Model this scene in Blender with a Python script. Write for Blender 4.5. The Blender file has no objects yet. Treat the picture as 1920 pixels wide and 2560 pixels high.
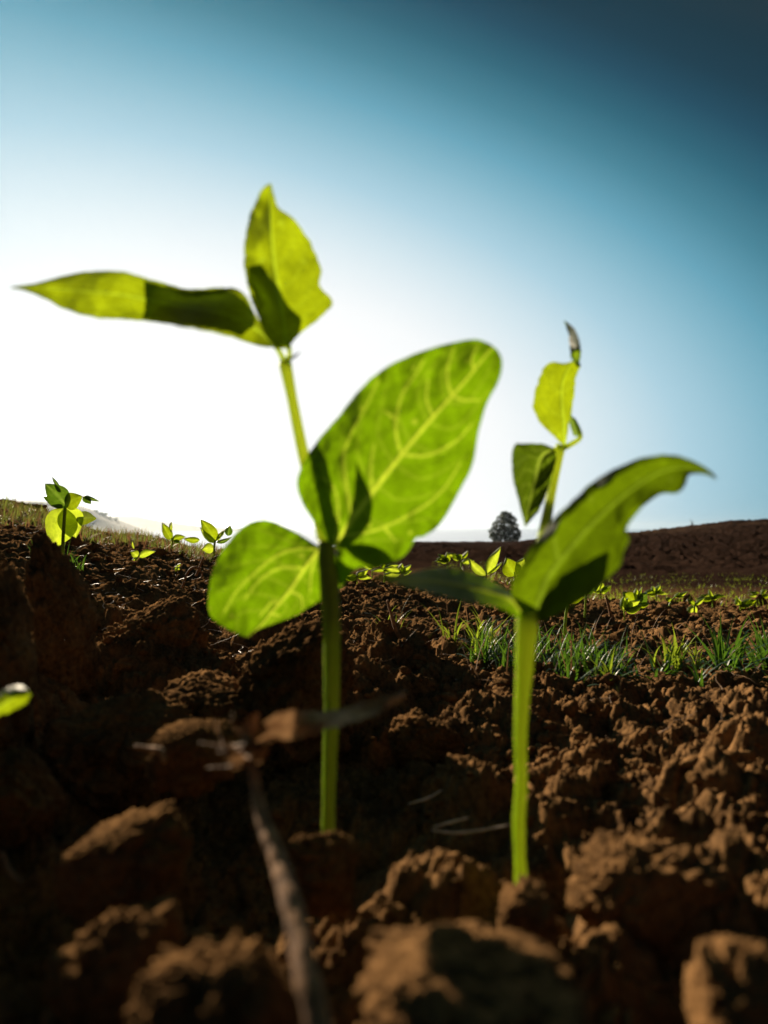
import bpy, bmesh, math, random
import numpy as np
from mathutils import Vector, noise as mnoise

# ------------------------------------------------------------------ camera, sky, sun, exposure
F = 1668.0            # focal length in photo pixels (photo 1920 x 2560)
HY = 1320.0           # photo row of the horizontal plane through the lens
CZ = 0.09             # lens height above the soil
PITCH = math.atan((HY - 1280.0) / F)
SUN_AZ, SUN_EL = math.radians(-31.0), math.radians(19.0)
SUN = Vector((math.sin(SUN_AZ) * math.cos(SUN_EL), math.cos(SUN_AZ) * math.cos(SUN_EL), math.sin(SUN_EL)))

scene = bpy.context.scene
COL = scene.collection
cam_d = bpy.data.cameras.new("camera")
cam_d.sensor_fit = 'VERTICAL'
cam_d.sensor_height = 36.0
cam_d.lens = 36.0 * F / 2560.0
cam_d.clip_start = 0.005
cam_d.clip_end = 20000
cam_d.dof.use_dof = True
cam_d.dof.focus_distance = 0.60
cam_d.dof.aperture_fstop = 9.5
cam = bpy.data.objects.new("camera", cam_d)
COL.objects.link(cam)
cam.location = (0, 0, CZ)
cam.rotation_euler = (math.radians(90) + PITCH, 0, 0)
scene.camera = cam

world = bpy.data.worlds.new("World")
scene.world = world
world.use_nodes = True
nt = world.node_tree
nt.nodes.clear()
def wn(t, **k):
    n = nt.nodes.new(t)
    for a, b in k.items():
        setattr(n, a, b)
    return n
def wmath(op, a, b=None):
    n = wn('ShaderNodeMath', operation=op)
    for i, v in enumerate((a, b)):
        if v is None: continue
        if isinstance(v, (int, float)): n.inputs[i].default_value = v
        else: nt.links.new(v, n.inputs[i])
    return n.outputs[0]
wo = wn('ShaderNodeOutputWorld')
tc = wn('ShaderNodeTexCoord')
nrm = wn('ShaderNodeVectorMath', operation='NORMALIZE')
nt.links.new(tc.outputs['Generated'], nrm.inputs[0])
sep = wn('ShaderNodeSeparateXYZ')
nt.links.new(nrm.outputs[0], sep.inputs[0])
DX, DY = sep.outputs['X'], sep.outputs['Y']
DZ = wmath('MAXIMUM', sep.outputs['Z'], 0.0)
# lightness of the hazy sky: brightest low down towards the sun's side, falling off sideways, upwards and behind
terms = [wmath('MULTIPLY', DX, -0.25), wmath('MULTIPLY', wmath('MULTIPLY', DX, DX), -1.077), wmath('MULTIPLY', DZ, 0.674),
         wmath('MULTIPLY', wmath('MULTIPLY', DZ, DZ), -2.90), wmath('MULTIPLY', wmath('MULTIPLY', DX, DZ), -0.712),
         wmath('MULTIPLY', wmath('MAXIMUM', wmath('MULTIPLY', DY, -1.0), 0.0), -1.2)]
lv = wmath('ADD', terms[0], 1.05)
for t_ in terms[1:]: lv = wmath('ADD', lv, t_)
v = wmath('MULTIPLY', lv, 0.6)
ramp = wn('ShaderNodeValToRGB')
nt.links.new(v, ramp.inputs[0])
def lin(c):
    c = c / 255.0
    return c / 12.92 if c <= 0.04045 else ((c + 0.055) / 1.055) ** 2.4
SKYRAMP = [(0.0, (34, 52, 60), 1), (.12, (22, 54, 68), 1), (.20, (23, 60, 77), 1), (.28, (30, 76, 97), 1.0), (.38, (46, 104, 124), 1), (.48, (72, 134, 154), 1.0),
           (.58, (103, 165, 187), 1), (.66, (134, 185, 204), 1.0), (.77, (172, 209, 225), 1), (.88, (214, 232, 240), 1.0), (1.0, (250, 252, 253), 1.0), (1.15, (255, 255, 255), 1.06), (1.45, (255, 255, 255), 1.15)]
el = ramp.color_ramp.elements
while len(el) < len(SKYRAMP): el.new(0.5)
for e, (p, c, k) in zip(el, SKYRAMP):
    e.position = p * 0.6
    e.color = (lin(c[0]) * k, lin(c[1]) * k, lin(c[2]) * k, 1)
sky = wn('ShaderNodeTexSky', sky_type='NISHITA', sun_disc=False)
sky.sun_elevation = SUN_EL
sky.sun_rotation = SUN_AZ
bg1 = wn('ShaderNodeBackground'); bg1.inputs['Strength'].default_value = 0.425
bg2 = wn('ShaderNodeBackground'); bg2.inputs['Strength'].default_value = 0.0006
nt.links.new(ramp.outputs[0], bg1.inputs['Color'])
nt.links.new(sky.outputs[0], bg2.inputs['Color'])
add = wn('ShaderNodeAddShader')
nt.links.new(bg1.outputs[0], add.inputs[0]); nt.links.new(bg2.outputs[0], add.inputs[1])
nt.links.new(add.outputs[0], wo.inputs['Surface'])

sd = bpy.data.lights.new("sun", 'SUN')
sd.energy = 5.0
sd.angle = math.radians(0.5)
sd.color = (1.0, 0.83, 0.60)
so = bpy.data.objects.new("sun", sd)
COL.objects.link(so)
so.rotation_euler = SUN.to_track_quat('Z', 'Y').to_euler()
so.location = (-1, 2, 3)

scene.view_settings.view_transform = 'Standard'
scene.view_settings.look = 'None'
scene.view_settings.gamma = 1.0
scene.view_settings.exposure = 1.2
scene.cycles.max_bounces = 8
scene.cycles.diffuse_bounces = 1
scene.cycles.transmission_bounces = 4
scene.cycles.volume_bounces = 0
scene.cycles.use_denoising = True
rng = np.random.default_rng(7)
random.seed(7)

# ------------------------------------------------------------------ helpers
CP, SP = math.cos(PITCH), math.sin(PITCH)
def P(px, py, d):
    """world points seen at photo pixel (px, py) at depth d"""
    px = np.asarray(px, float); py = np.asarray(py, float); d = np.asarray(d, float)
    xc = (px - 960.0) / F * d
    yc = (1280.0 - py) / F * d
    return np.stack([xc, d * CP - yc * SP, CZ + d * SP + yc * CP], -1)

def mesh_obj(name, verts, faces, mat, parent=None, smooth=True, attrs=None, mats=None, fmat=None):
    me = bpy.data.meshes.new(name)
    verts = np.asarray(verts, dtype=np.float32)
    faces = np.asarray(faces)
    n = len(verts)
    me.vertices.add(n); me.vertices.foreach_set('co', verts.ravel())
    k = faces.shape[1]
    me.loops.add(faces.size); me.loops.foreach_set('vertex_index', faces.ravel().astype(np.int32))
    me.polygons.add(len(faces))
    me.polygons.foreach_set('loop_start', np.arange(0, faces.size, k, dtype=np.int32))
    me.polygons.foreach_set('loop_total', np.full(len(faces), k, dtype=np.int32))
    if attrs:
        for an, av in attrs.items():
            a = me.attributes.new(an, 'FLOAT', 'POINT')
            a.data.foreach_set('value', np.asarray(av, dtype=np.float32).ravel())
    me.update(calc_edges=True)
    me.validate()
    if smooth: me.polygons.foreach_set('use_smooth', np.ones(len(me.polygons), dtype=bool))
    me.materials.append(mat)
    o = bpy.data.objects.new(name, me)
    COL.objects.link(o)
    if parent is not None:
        o.parent = parent
        o.location = -parent.location
    return o

def tag(o, label=None, cat=None, group=None, kind=None):
    if label: o['label'] = label
    if cat: o['category'] = cat
    if group: o['group'] = group
    if kind: o['kind'] = kind
    return o

def thing(name, label, cat, loc, group=None):
    o = bpy.data.objects.new(name, None)
    o.empty_display_size = 0.01
    o.location = loc
    COL.objects.link(o)
    return tag(o, label, cat, group)

def set_origin(o, loc):
    loc = Vector(loc)
    me = o.data
    co = np.empty(len(me.vertices) * 3, dtype=np.float32)
    me.vertices.foreach_get('co', co)
    co = co.reshape(-1, 3) - np.array(loc, dtype=np.float32)
    me.vertices.foreach_set('co', co.ravel())
    o.location = loc

# --- vectorised noise
def _h(ix, iy, iz, s):
    n = (ix.astype(np.int64) * 374761393 + iy.astype(np.int64) * 668265263 + iz.astype(np.int64) * 2147483647 + s * 974634777) & 0xFFFFFFFF
    n = ((n ^ (n >> 13)) * 1274126177) & 0xFFFFFFFF
    n = ((n ^ (n >> 16)) * 2246822519) & 0xFFFFFFFF
    return ((n ^ (n >> 15)) & 0xFFFFFF) / float(0xFFFFFF)
def vnoise(p, s=0):
    i = np.floor(p); f = p - i; f = f * f * f * (f * (f * 6 - 15) + 10)
    i = i.astype(np.int64)
    out = 0
    for dx in (0, 1):
        wx = f[:, 0] if dx else 1 - f[:, 0]
        for dy in (0, 1):
            wy = f[:, 1] if dy else 1 - f[:, 1]
            for dz in (0, 1):
                wz = f[:, 2] if dz else 1 - f[:, 2]
                out = out + wx * wy * wz * _h(i[:, 0] + dx, i[:, 1] + dy, i[:, 2] + dz, s)
    return out * 2 - 1
def fbm(p, octv=4, s=0, gain=0.5):
    a, t, tot = 1.0, 0, 0
    for k in range(octv):
        t = t + a * vnoise(p * (2.03 ** k) + 13.7 * k, s + k); tot += a; a *= gain
    return t / tot
def worley2(x, y, s=0, soft=False):
    ix = np.floor(x); iy = np.floor(y)
    best = np.full(x.shape, 9.0); hid = np.zeros(x.shape)
    z0 = np.zeros_like(ix)
    for dx in (-1, 0, 1):
        for dy in (-1, 0, 1):
            cx, cy = ix + dx, iy + dy
            fx = cx + _h(cx, cy, z0, s); fy = cy + _h(cx, cy, z0, s + 1)
            d = np.hypot(x - fx, y - fy)
            m = d < best
            hid = np.where(m, _h(cx, cy, z0, s + 2), hid)
            best = np.where(m, d, best)
    return best, hid
def worley3(p, s=0):
    i = np.floor(p).astype(np.int64)
    best = np.full(len(p), 9.0); sec = np.full(len(p), 9.0)
    for dx in (-1, 0, 1):
        for dy in (-1, 0, 1):
            for dz in (-1, 0, 1):
                c = i + np.array([dx, dy, dz])
                f = np.stack([c[:, k] + _h(c[:, 0], c[:, 1], c[:, 2], s + k) for k in range(3)], 1)
                d = np.linalg.norm(p - f, axis=1)
                m = d < best
                sec = np.where(m, best, np.minimum(sec, d))
                best = np.where(m, d, best)
    return best, sec

# ------------------------------------------------------------------ materials
def new_mat(name):
    m = bpy.data.materials.new(name); m.use_nodes = True
    m.node_tree.nodes.clear()
    return m, m.node_tree.nodes, m.node_tree.links

def soil_mat(name, dark, light, scale=1.0, bump=0.9, dist=0.0016, dry=None):
    m, N, L = new_mat(name)
    out = N.new('ShaderNodeOutputMaterial')
    b = N.new('ShaderNodeBsdfPrincipled')
    b.inputs['Roughness'].default_value = 0.95
    b.inputs['Specular IOR Level'].default_value = 0.0
    tcn = N.new('ShaderNodeTexCoord')
    n1 = N.new('ShaderNodeTexNoise'); n1.inputs['Scale'].default_value = 45 * scale; n1.inputs['Detail'].default_value = 6; n1.inputs['Roughness'].default_value = 0.65
    n2 = N.new('ShaderNodeTexNoise'); n2.inputs['Scale'].default_value = 420 * scale; n2.inputs['Detail'].default_value = 8; n2.inputs['Roughness'].default_value = 0.7
    n3 = N.new('ShaderNodeTexVoronoi'); n3.inputs['Scale'].default_value = 260 * scale
    n4 = N.new('ShaderNodeTexNoise'); n4.inputs['Scale'].default_value = 8 * scale; n4.inputs['Detail'].default_value = 3
    geo = N.new('ShaderNodeNewGeometry')
    for n in (n1, n2, n3, n4): L.new(geo.outputs['Position'], n.inputs['Vector'])
    r = N.new('ShaderNodeValToRGB')
    r.color_ramp.elements[0].position = 0.34; r.color_ramp.elements[0].color = (*dark, 1)
    r.color_ramp.elements[1].position = 0.66; r.color_ramp.elements[1].color = (*light, 1)
    mx = N.new('ShaderNodeMath'); mx.operation = 'MULTIPLY_ADD'; mx.inputs[1].default_value = 0.5
    L.new(n2.outputs['Fac'], mx.inputs[0])
    mh = N.new('ShaderNodeMath'); mh.operation = 'MULTIPLY'; mh.inputs[1].default_value = 0.5
    L.new(n1.outputs['Fac'], mh.inputs[0]); L.new(mh.outputs[0], mx.inputs[2])
    L.new(mx.outputs[0], r.inputs[0])
    hs = N.new('ShaderNodeHueSaturation')
    mr = N.new('ShaderNodeMapRange'); mr.inputs['To Min'].default_value = 0.65; mr.inputs['To Max'].default_value = 1.35
    mr.inputs['From Min'].default_value = 0.3; mr.inputs['From Max'].default_value = 0.7
    L.new(n4.outputs['Fac'], mr.inputs['Value']); L.new(mr.outputs[0], hs.inputs['Value'])
    L.new(r.outputs[0], hs.inputs['Color']); L.new(hs.outputs[0], b.inputs['Base Color'])
    bp = N.new('ShaderNodeBump'); bp.inputs['Strength'].default_value = bump; bp.inputs['Distance'].default_value = dist
    hm = N.new('ShaderNodeMath'); hm.operation = 'MULTIPLY_ADD'; hm.inputs[1].default_value = -0.5
    L.new(n3.outputs['Distance'], hm.inputs[0]); L.new(n2.outputs['Fac'], hm.inputs[2])
    L.new(hm.outputs[0], bp.inputs['Height']); L.new(bp.outputs[0], b.inputs['Normal'])
    L.new(b.outputs[0], out.inputs['Surface'])
    return m

M_CLOD = soil_mat('clod_soil', (0.018, 0.012, 0.009), (0.285, 0.152, 0.062))

def leaf_mat(name, trans, refl, vein_t, fac=0.62, rough=0.45, sc=160, spots=True):
    m, N, L = new_mat(name)
    out = N.new('ShaderNodeOutputMaterial')
    at = N.new('ShaderNodeAttribute'); at.attribute_name = 'vein'
    tcn = N.new('ShaderNodeTexCoord')
    n1 = N.new('ShaderNodeTexNoise'); n1.inputs['Scale'].default_value = sc; n1.inputs['Detail'].default_value = 5
    vo = N.new('ShaderNodeTexVoronoi'); vo.inputs['Scale'].default_value = sc * 6; vo.feature = 'DISTANCE_TO_EDGE'
    L.new(tcn.outputs['Object'], n1.inputs['Vector']); L.new(tcn.outputs['Object'], vo.inputs['Vector'])
    mr = N.new('ShaderNodeMapRange'); mr.inputs['From Min'].default_value = 0.3; mr.inputs['From Max'].default_value = 0.7
    mr.inputs['To Min'].default_value = 0.78; mr.inputs['To Max'].default_value = 1.16
    L.new(n1.outputs['Fac'], mr.inputs['Value'])
    tr = N.new('ShaderNodeMix'); tr.data_type = 'RGBA'
    tr.inputs['A'].default_value = (*trans, 1); tr.inputs['B'].default_value = (*vein_t, 1)
    L.new(at.outputs['Fac'], tr.inputs['Factor'])
    wp = N.new('ShaderNodeTexNoise'); wp.inputs['Scale'].default_value = sc * 2; L.new(tcn.outputs['Object'], wp.inputs['Vector'])
    wv = N.new('ShaderNodeVectorMath'); wv.operation = 'MULTIPLY_ADD'; L.new(wp.outputs['Color'], wv.inputs[0]); wv.inputs[1].default_value = (.0025, .0025, .0025); L.new(tcn.outputs['Object'], wv.inputs[2])
    tot = mr.outputs[0]
    for k_, (vs_, amt, wd_) in enumerate(((230, .22, .07), (620, .13, .10))):
        ve = N.new('ShaderNodeTexVoronoi'); ve.feature = 'DISTANCE_TO_EDGE'; ve.inputs['Scale'].default_value = vs_
        L.new(wv.outputs[0], ve.inputs['Vector'])
        m1 = N.new('ShaderNodeMapRange'); m1.inputs['From Min'].default_value = 0; m1.inputs['From Max'].default_value = wd_
        m1.inputs['To Min'].default_value = amt; m1.inputs['To Max'].default_value = 0; L.new(ve.outputs['Distance'], m1.inputs['Value'])
        ad = N.new('ShaderNodeMath'); ad.operation = 'ADD'; L.new(tot, ad.inputs[0]); L.new(m1.outputs[0], ad.inputs[1]); tot = ad.outputs[0]
    sp = N.new('ShaderNodeTexVoronoi'); sp.inputs['Scale'].default_value = 130; L.new(tcn.outputs['Object'], sp.inputs['Vector'])
    sr = N.new('ShaderNodeMapRange'); sr.inputs['From Min'].default_value = .06; sr.inputs['From Max'].default_value = .13; sr.inputs['To Min'].default_value = .55; sr.inputs['To Max'].default_value = 0
    L.new(sp.outputs['Distance'], sr.inputs['Value'])
    sx = N.new('ShaderNodeMix'); sx.data_type = 'RGBA'; L.new(sr.outputs[0], sx.inputs['Factor']); L.new(tr.outputs['Result'], sx.inputs['A']); sx.inputs['B'].default_value = (*vein_t, 1)
    hs = N.new('ShaderNodeHueSaturation'); L.new(tot, hs.inputs['Value']); L.new(sx.outputs['Result'], hs.inputs['Color'])
    t = N.new('ShaderNodeBsdfTranslucent'); L.new(hs.outputs[0], t.inputs['Color'])
    p = N.new('ShaderNodeBsdfPrincipled')
    rc = N.new('ShaderNodeMix'); rc.data_type = 'RGBA'
    rc.inputs['A'].default_value = (*refl, 1); rc.inputs['B'].default_value = tuple(min(1, x * 2.0 + .02) for x in refl) + (1,)
    L.new(at.outputs['Fac'], rc.inputs['Factor']); L.new(rc.outputs['Result'], p.inputs['Base Color'])
    p.inputs['Roughness'].default_value = rough
    p.inputs['Specular IOR Level'].default_value = 0.3
    bp = N.new('ShaderNodeBump'); bp.inputs['Strength'].default_value = 0.35; bp.inputs['Distance'].default_value = 0.0004
    hh = N.new('ShaderNodeMath'); hh.operation = 'ADD'; L.new(n1.outputs['Fac'], hh.inputs[0]); L.new(vo.outputs['Distance'], hh.inputs[1])
    L.new(hh.outputs[0], bp.inputs['Height'])
    L.new(bp.outputs[0], p.inputs['Normal'])
    mx = N.new('ShaderNodeMixShader'); mx.inputs[0].default_value = fac
    L.new(p.outputs[0], mx.inputs[1]); L.new(t.outputs[0], mx.inputs[2]); L.new(mx.outputs[0], out.inputs['Surface'])
    return m

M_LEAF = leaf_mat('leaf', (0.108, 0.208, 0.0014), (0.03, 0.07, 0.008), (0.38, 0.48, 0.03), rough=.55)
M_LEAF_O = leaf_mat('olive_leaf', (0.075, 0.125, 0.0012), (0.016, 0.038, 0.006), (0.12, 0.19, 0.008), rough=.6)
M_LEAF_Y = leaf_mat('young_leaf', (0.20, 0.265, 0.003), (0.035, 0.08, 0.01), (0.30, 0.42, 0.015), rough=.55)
M_SPROUT = leaf_mat('sprout_leaf', (0.34, 0.44, 0.02), (0.05, 0.10, 0.012), (0.42, 0.5, 0.04), rough=.6)
M_LEAF_G = leaf_mat('glossy_leaf', (0.055, 0.095, 0.002), (0.014, 0.04, 0.012), (0.25, 0.35, 0.03), fac=0.5, rough=0.2)
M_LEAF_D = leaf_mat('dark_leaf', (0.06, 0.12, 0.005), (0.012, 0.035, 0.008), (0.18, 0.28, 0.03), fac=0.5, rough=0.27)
def stem_mat(nm='stem', tf=.22, tc_=(.42, .52, .06), k=.8):
    m, N, L = new_mat(nm)
    out = N.new('ShaderNodeOutputMaterial'); p = N.new('ShaderNodeBsdfPrincipled')
    t = N.new('ShaderNodeTexCoord'); n = N.new('ShaderNodeTexNoise'); n.inputs['Scale'].default_value = 500; n.inputs['Detail'].default_value = 5
    mp_ = N.new('ShaderNodeMapping'); mp_.inputs['Scale'].default_value = (1, 1, .12)
    L.new(t.outputs['Object'], mp_.inputs[0]); L.new(mp_.outputs[0], n.inputs['Vector'])
    r = N.new('ShaderNodeValToRGB'); r.color_ramp.elements[0].position = .35; r.color_ramp.elements[1].position = .65
    r.color_ramp.elements[0].color = (.15 * k, .25 * k, .012, 1); r.color_ramp.elements[1].color = (.30 * k, .40 * k, .03, 1)
    L.new(n.outputs['Fac'], r.inputs[0]); L.new(r.outputs[0], p.inputs['Base Color'])
    p.inputs['Subsurface Weight'].default_value = 1.0
    p.inputs['Subsurface Radius'].default_value = (.9, 1.0, .25)
    p.inputs['Subsurface Scale'].default_value = .0035
    p.inputs['Roughness'].default_value = .45
    p.inputs['Specular IOR Level'].default_value = .35
    bp = N.new('ShaderNodeBump'); bp.inputs['Strength'].default_value = .4; bp.inputs['Distance'].default_value = .0003
    L.new(n.outputs['Fac'], bp.inputs['Height']); L.new(bp.outputs[0], p.inputs['Normal'])
    tl = N.new('ShaderNodeBsdfTranslucent'); tl.inputs['Color'].default_value = (*tc_, 1)
    ms = N.new('ShaderNodeMixShader'); ms.inputs[0].default_value = tf
    L.new(p.outputs[0], ms.inputs[1]); L.new(tl.outputs[0], ms.inputs[2]); L.new(ms.outputs[0], out.inputs['Surface'])
    return m
M_STEM = stem_mat()
M_STEM_P = stem_mat('pale_stem', .42, (.70, .80, .12), 1.35)
M_STEM_Y = stem_mat('young_stem', .6, (.80, .90, .16), 1.2)
M_GRASS = leaf_mat('grass_blade', (0.24, 0.32, 0.02), (0.03, 0.07, 0.012), (0.4, 0.5, 0.05), fac=0.5, rough=0.35, sc=60)
M_GRASS_O = leaf_mat('bank_grass_blade', (0.15, 0.175, 0.03), (0.035, 0.05, 0.016), (0.3, 0.3, 0.08), fac=0.45, rough=0.5, sc=60)
M_GRASS_B = leaf_mat('blue_grass_blade', (0.08, 0.17, 0.012), (0.014, 0.055, 0.022), (0.3, 0.4, 0.1), fac=0.4, rough=0.45, sc=60)

def plain_mat(name, c, rough=0.8, c2=None, sc=200, bump=0.3, trans=0.0, dist=.0005):
    m, N, L = new_mat(name)
    out = N.new('ShaderNodeOutputMaterial'); p = N.new('ShaderNodeBsdfPrincipled')
    p.inputs['Roughness'].default_value = rough
    tcn = N.new('ShaderNodeTexCoord'); n = N.new('ShaderNodeTexNoise'); n.inputs['Scale'].default_value = sc; n.inputs['Detail'].default_value = 5
    L.new(tcn.outputs['Object'], n.inputs['Vector'])
    r = N.new('ShaderNodeValToRGB'); r.color_ramp.elements[0].position = .35; r.color_ramp.elements[1].position = .65
    r.color_ramp.elements[0].color = (*c, 1); r.color_ramp.elements[1].color = (*(c2 or c), 1)
    L.new(n.outputs['Fac'], r.inputs[0]); L.new(r.outputs[0], p.inputs['Base Color'])
    bp = N.new('ShaderNodeBump'); bp.inputs['Strength'].default_value = bump; bp.inputs['Distance'].default_value = dist
    L.new(n.outputs['Fac'], bp.inputs['Height']); L.new(bp.outputs[0], p.inputs['Normal'])
    if trans:
        t = N.new('ShaderNodeBsdfTranslucent'); L.new(r.outputs[0], t.inputs['Color'])
        mx = N.new('ShaderNodeMixShader'); mx.inputs[0].default_value = trans
        L.new(p.outputs[0], mx.inputs[1]); L.new(t.outputs[0], mx.inputs[2]); L.new(mx.outputs[0], out.inputs['Surface'])
    else:
        L.new(p.outputs[0], out.inputs['Surface'])
    return m
M_STRAW = plain_mat('dry_straw', (0.15, 0.075, 0.034), 0.75, (0.30, 0.17, 0.08), 300, trans=0.25)
M_ROOT = plain_mat('pale_root', (0.40, 0.33, 0.27), 0.5, (0.60, 0.50, 0.42), 300)
M_TWIG = plain_mat('dry_twig', (0.13, 0.062, 0.026), 0.9, (0.34, 0.175, 0.075), 250, 0.7)
M_BARK = plain_mat('tree_bark', (0.04, 0.03, 0.025), 0.9, (0.09, 0.07, 0.055), 3, dist=.03)
M_CROWN = plain_mat('tree_foliage', (0.02, 0.035, 0.012), 0.6, (0.055, 0.085, 0.025), 1.2, trans=0.25, dist=.02)
M_HILL = plain_mat('far_hill', (0.03, 0.042, 0.045), 0.95, (0.06, 0.07, 0.07), 0.01, dist=1.0)

# ------------------------------------------------------------------ ground height
COLS = [-700, 0, 300, 600, 900, 1200, 1500, 1920, 2700]
# values above 100 are the photo row where the surface shows, smaller ones are heights in metres
TAB = [
 (0.05, [0.0] * 9),
 (0.12, [.004, .002, .0, 0, 0, 0, 0, 0, 0]),
 (0.17, [-.006, -.010, -.014, -.014, -.010, -.006, -.004, 0, 0]),
 (0.27, [.0, -.010, -.014, -.018, -.016, -.010, -.006, 0, .004]),
 (0.40, [.045, .035, .020, .006, .0, -.006, -.008, -.004, 0]),
 (0.50, [.06, .045, .030, .012, .004, -.008, -.012, -.010, -.006]),
 (0.80, [.09, .078, .055, .028, .008, -.006, -.020, -.022, -.020]),
 (1.20, [.13, 1318, 1364, 1404, 1452, 1466, 1508, 1535, -.05]),
 (1.90, [.24, 1250, 1336, 1386, 1440, 1450, 1500, 1512, -.10]),
 (3.00, [.25, .13, .00, -.12, 1428, 1438, 1480, 1490, -.15]),
 (6.00, [.1, -.2, -.4, -.6, 1400, 1404, 1436, 1440, -.25]),
 (15.0, [-1, -2, -2, -2, 1380, 1384, 1396, 1390, -.5]),
 (40.0, [-5, -6, -6, -5, 1365, 1368, 1354, 1330, 0]),
 (72.0, [-9, -9, -9, -7, 1360, 1360, 1334, 1298, 1.5]),
 (150., [-12, -12, -12, -9, 1356, 1354, -5, -6, -5]),
 (210., [-14, -14, -14, -13, -11, -11, -13, -13, -13]),
 (400., [-16] * 9),
 (9000., [-20] * 9)]
AZC = np.arctan((np.array(COLS, float) - 960) / F)
LR = np.log([t[0] for t in TAB])
TZ = np.zeros((len(TAB), len(COLS)))
for i_, (r_, vals) in enumerate(TAB):
    for j_, v_ in enumerate(vals):
        TZ[i_, j_] = CZ - (v_ - HY) / F * r_ * math.cos(AZC[j_]) if v_ > 100 else v_
def smooth(t): return t * t * (3 - 2 * t)
def base_z(x, y):
    r = np.maximum(np.hypot(x, y), 0.05); az = np.arctan2(x, y)
    az = np.where(np.abs(az) > 2.0, np.sign(az) * np.maximum(np.pi - np.abs(az), 0), az)
    az = np.clip(az, AZC[0] + 1e-6, AZC[-1] - 1e-6)
    lr = np.clip(np.log(r), LR[0], LR[-1] - 1e-6)
    i = np.clip(np.searchsorted(LR, lr, 'right') - 1, 0, len(LR) - 2)
    j = np.clip(np.searchsorted(AZC, az, 'right') - 1, 0, len(AZC) - 2)
    # linear in r (keeps sight-line rows straight), smooth in azimuth
    r0, r1 = np.exp(LR[i]), np.exp(LR[i + 1])
    u = np.clip((r - r0) / (r1 - r0), 0, 1)
    w = smooth((az - AZC[j]) / (AZC[j + 1] - AZC[j]))
    return (TZ[i, j] * (1 - w) + TZ[i, j + 1] * w) * (1 - u) + (TZ[i + 1, j] * (1 - w) + TZ[i + 1, j + 1] * w) * u
def dome(x, y, sc, s, rad=0.62):
    d, h = worley2(x / sc, y / sc, s)
    rr = rad * (0.55 + 0.75 * h)
    return np.sqrt(np.maximum(0, 1 - (d / rr) ** 2)) * (0.4 + 0.8 * h) - .28
def block(x, y, sc, s):
    """broken, angular lumps with tilted tops and cracks between them"""
    X, Y = x / sc, y / sc
    ix = np.floor(X); iy = np.floor(Y); z0 = np.zeros_like(ix)
    b1 = np.full(X.shape, 9.0); b2 = np.full(X.shape, 9.0)
    hh = np.zeros(X.shape); tl = np.zeros(X.shape)
    for dx in (-1, 0, 1):
        for dy in (-1, 0, 1):
            cx, cy = ix + dx, iy + dy
            ex = X - cx - _h(cx, cy, z0, s); ey = Y - cy - _h(cx, cy, z0, s + 1)
            d = np.hypot(ex, ey)
            g = _h(cx, cy, z0, s + 2); a = _h(cx, cy, z0, s + 3) * 6.28
            m = d < b1
            b2 = np.where(m, b1, np.minimum(b2, d))
            hh = np.where(m, g, hh); tl = np.where(m, ex * np.cos(a) + ey * np.sin(a), tl)
            b1 = np.where(m, d, b1)
    e = np.clip((b2 - b1) / .34, 0, 1)
    return e ** .55 * (.15 + .95 * hh * hh + .7 * tl) - .38
HOLLOWS = [(.012, .150, .020, .018), (.040, .190, .022, .010), (-.018, .215, .035, .012), (.02, .128, .014, .010)]
def ground_z(x, y, fine=True):
    x = np.asarray(x, float); y = np.asarray(y, float)
    r = np.hypot(x, y)
    z = base_z(x, y)
    sh = x.shape; xf, yf = x.ravel(), y.ravel(); rf = r.ravel()
    p = np.stack([xf, yf, np.zeros_like(xf)], 1)
    wx = xf + 0.006 * fbm(p * 60, 3, 5); wy = yf + 0.006 * fbm(p * 60 + 31, 3, 6)
    near = 1.0 / (1 + (rf / 3.0) ** 2)
    nearest = np.clip((rf - 0.03) / 0.10, 0.0, 1)
    mida = 1 - .45 * np.clip((rf - .35) / .3, 0, 1)
    n = 0.013 * fbm(p * 20, 3, 1) * (0.4 + 0.6 * nearest) * mida
    n += 0.0115 * block(wx, wy, 0.060, 11) * nearest * mida
    n += 0.0075 * block(wx + 3, wy, 0.026, 21) * mida
    n += 0.0048 * dome(wx, wy + 5, 0.0115, 31)
    if fine:
        n += 0.0026 * block(wx + 1, wy + 5, 0.0052, 41)
        n += 0.0024 * fbm(p * 240, 4, 51, 0.75) + 0.0009 * fbm(p * 900, 3, 57, 0.7)
    n = n * near
    # hollows between the big clods
    for hx, hy, hr, hd in HOLLOWS:
        n -= hd * np.exp(-((xf - hx) ** 2 + (yf - hy) ** 2) / hr ** 2)
    m = rf > 1.5
    if m.any():
        q = p[m]; rm = rf[m]
        amp = np.clip((rm - 1.5) / 6, 0, 1)
        far = 0.03 * fbm(q * 3.0, 5, 61, 0.6)
        far += np.clip((rm - 4) / 10, 0, 1) * (.10 * block(q[:, 0] + 2 * fbm(q, 2, 7), q[:, 1], .45, 15) + .13 * np.clip((rm - 10) / 20, 0, 1) * block(q[:, 0] + fbm(q, 2, 8), q[:, 1] * 1.6, 1.5, 16))
        far += np.clip((rm - 15) / 60, 0, 1) * 0.22 * fbm(q * 0.35, 5, 62, 0.55)
        n[m] += amp * far
    return z + n.reshape(sh)

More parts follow.
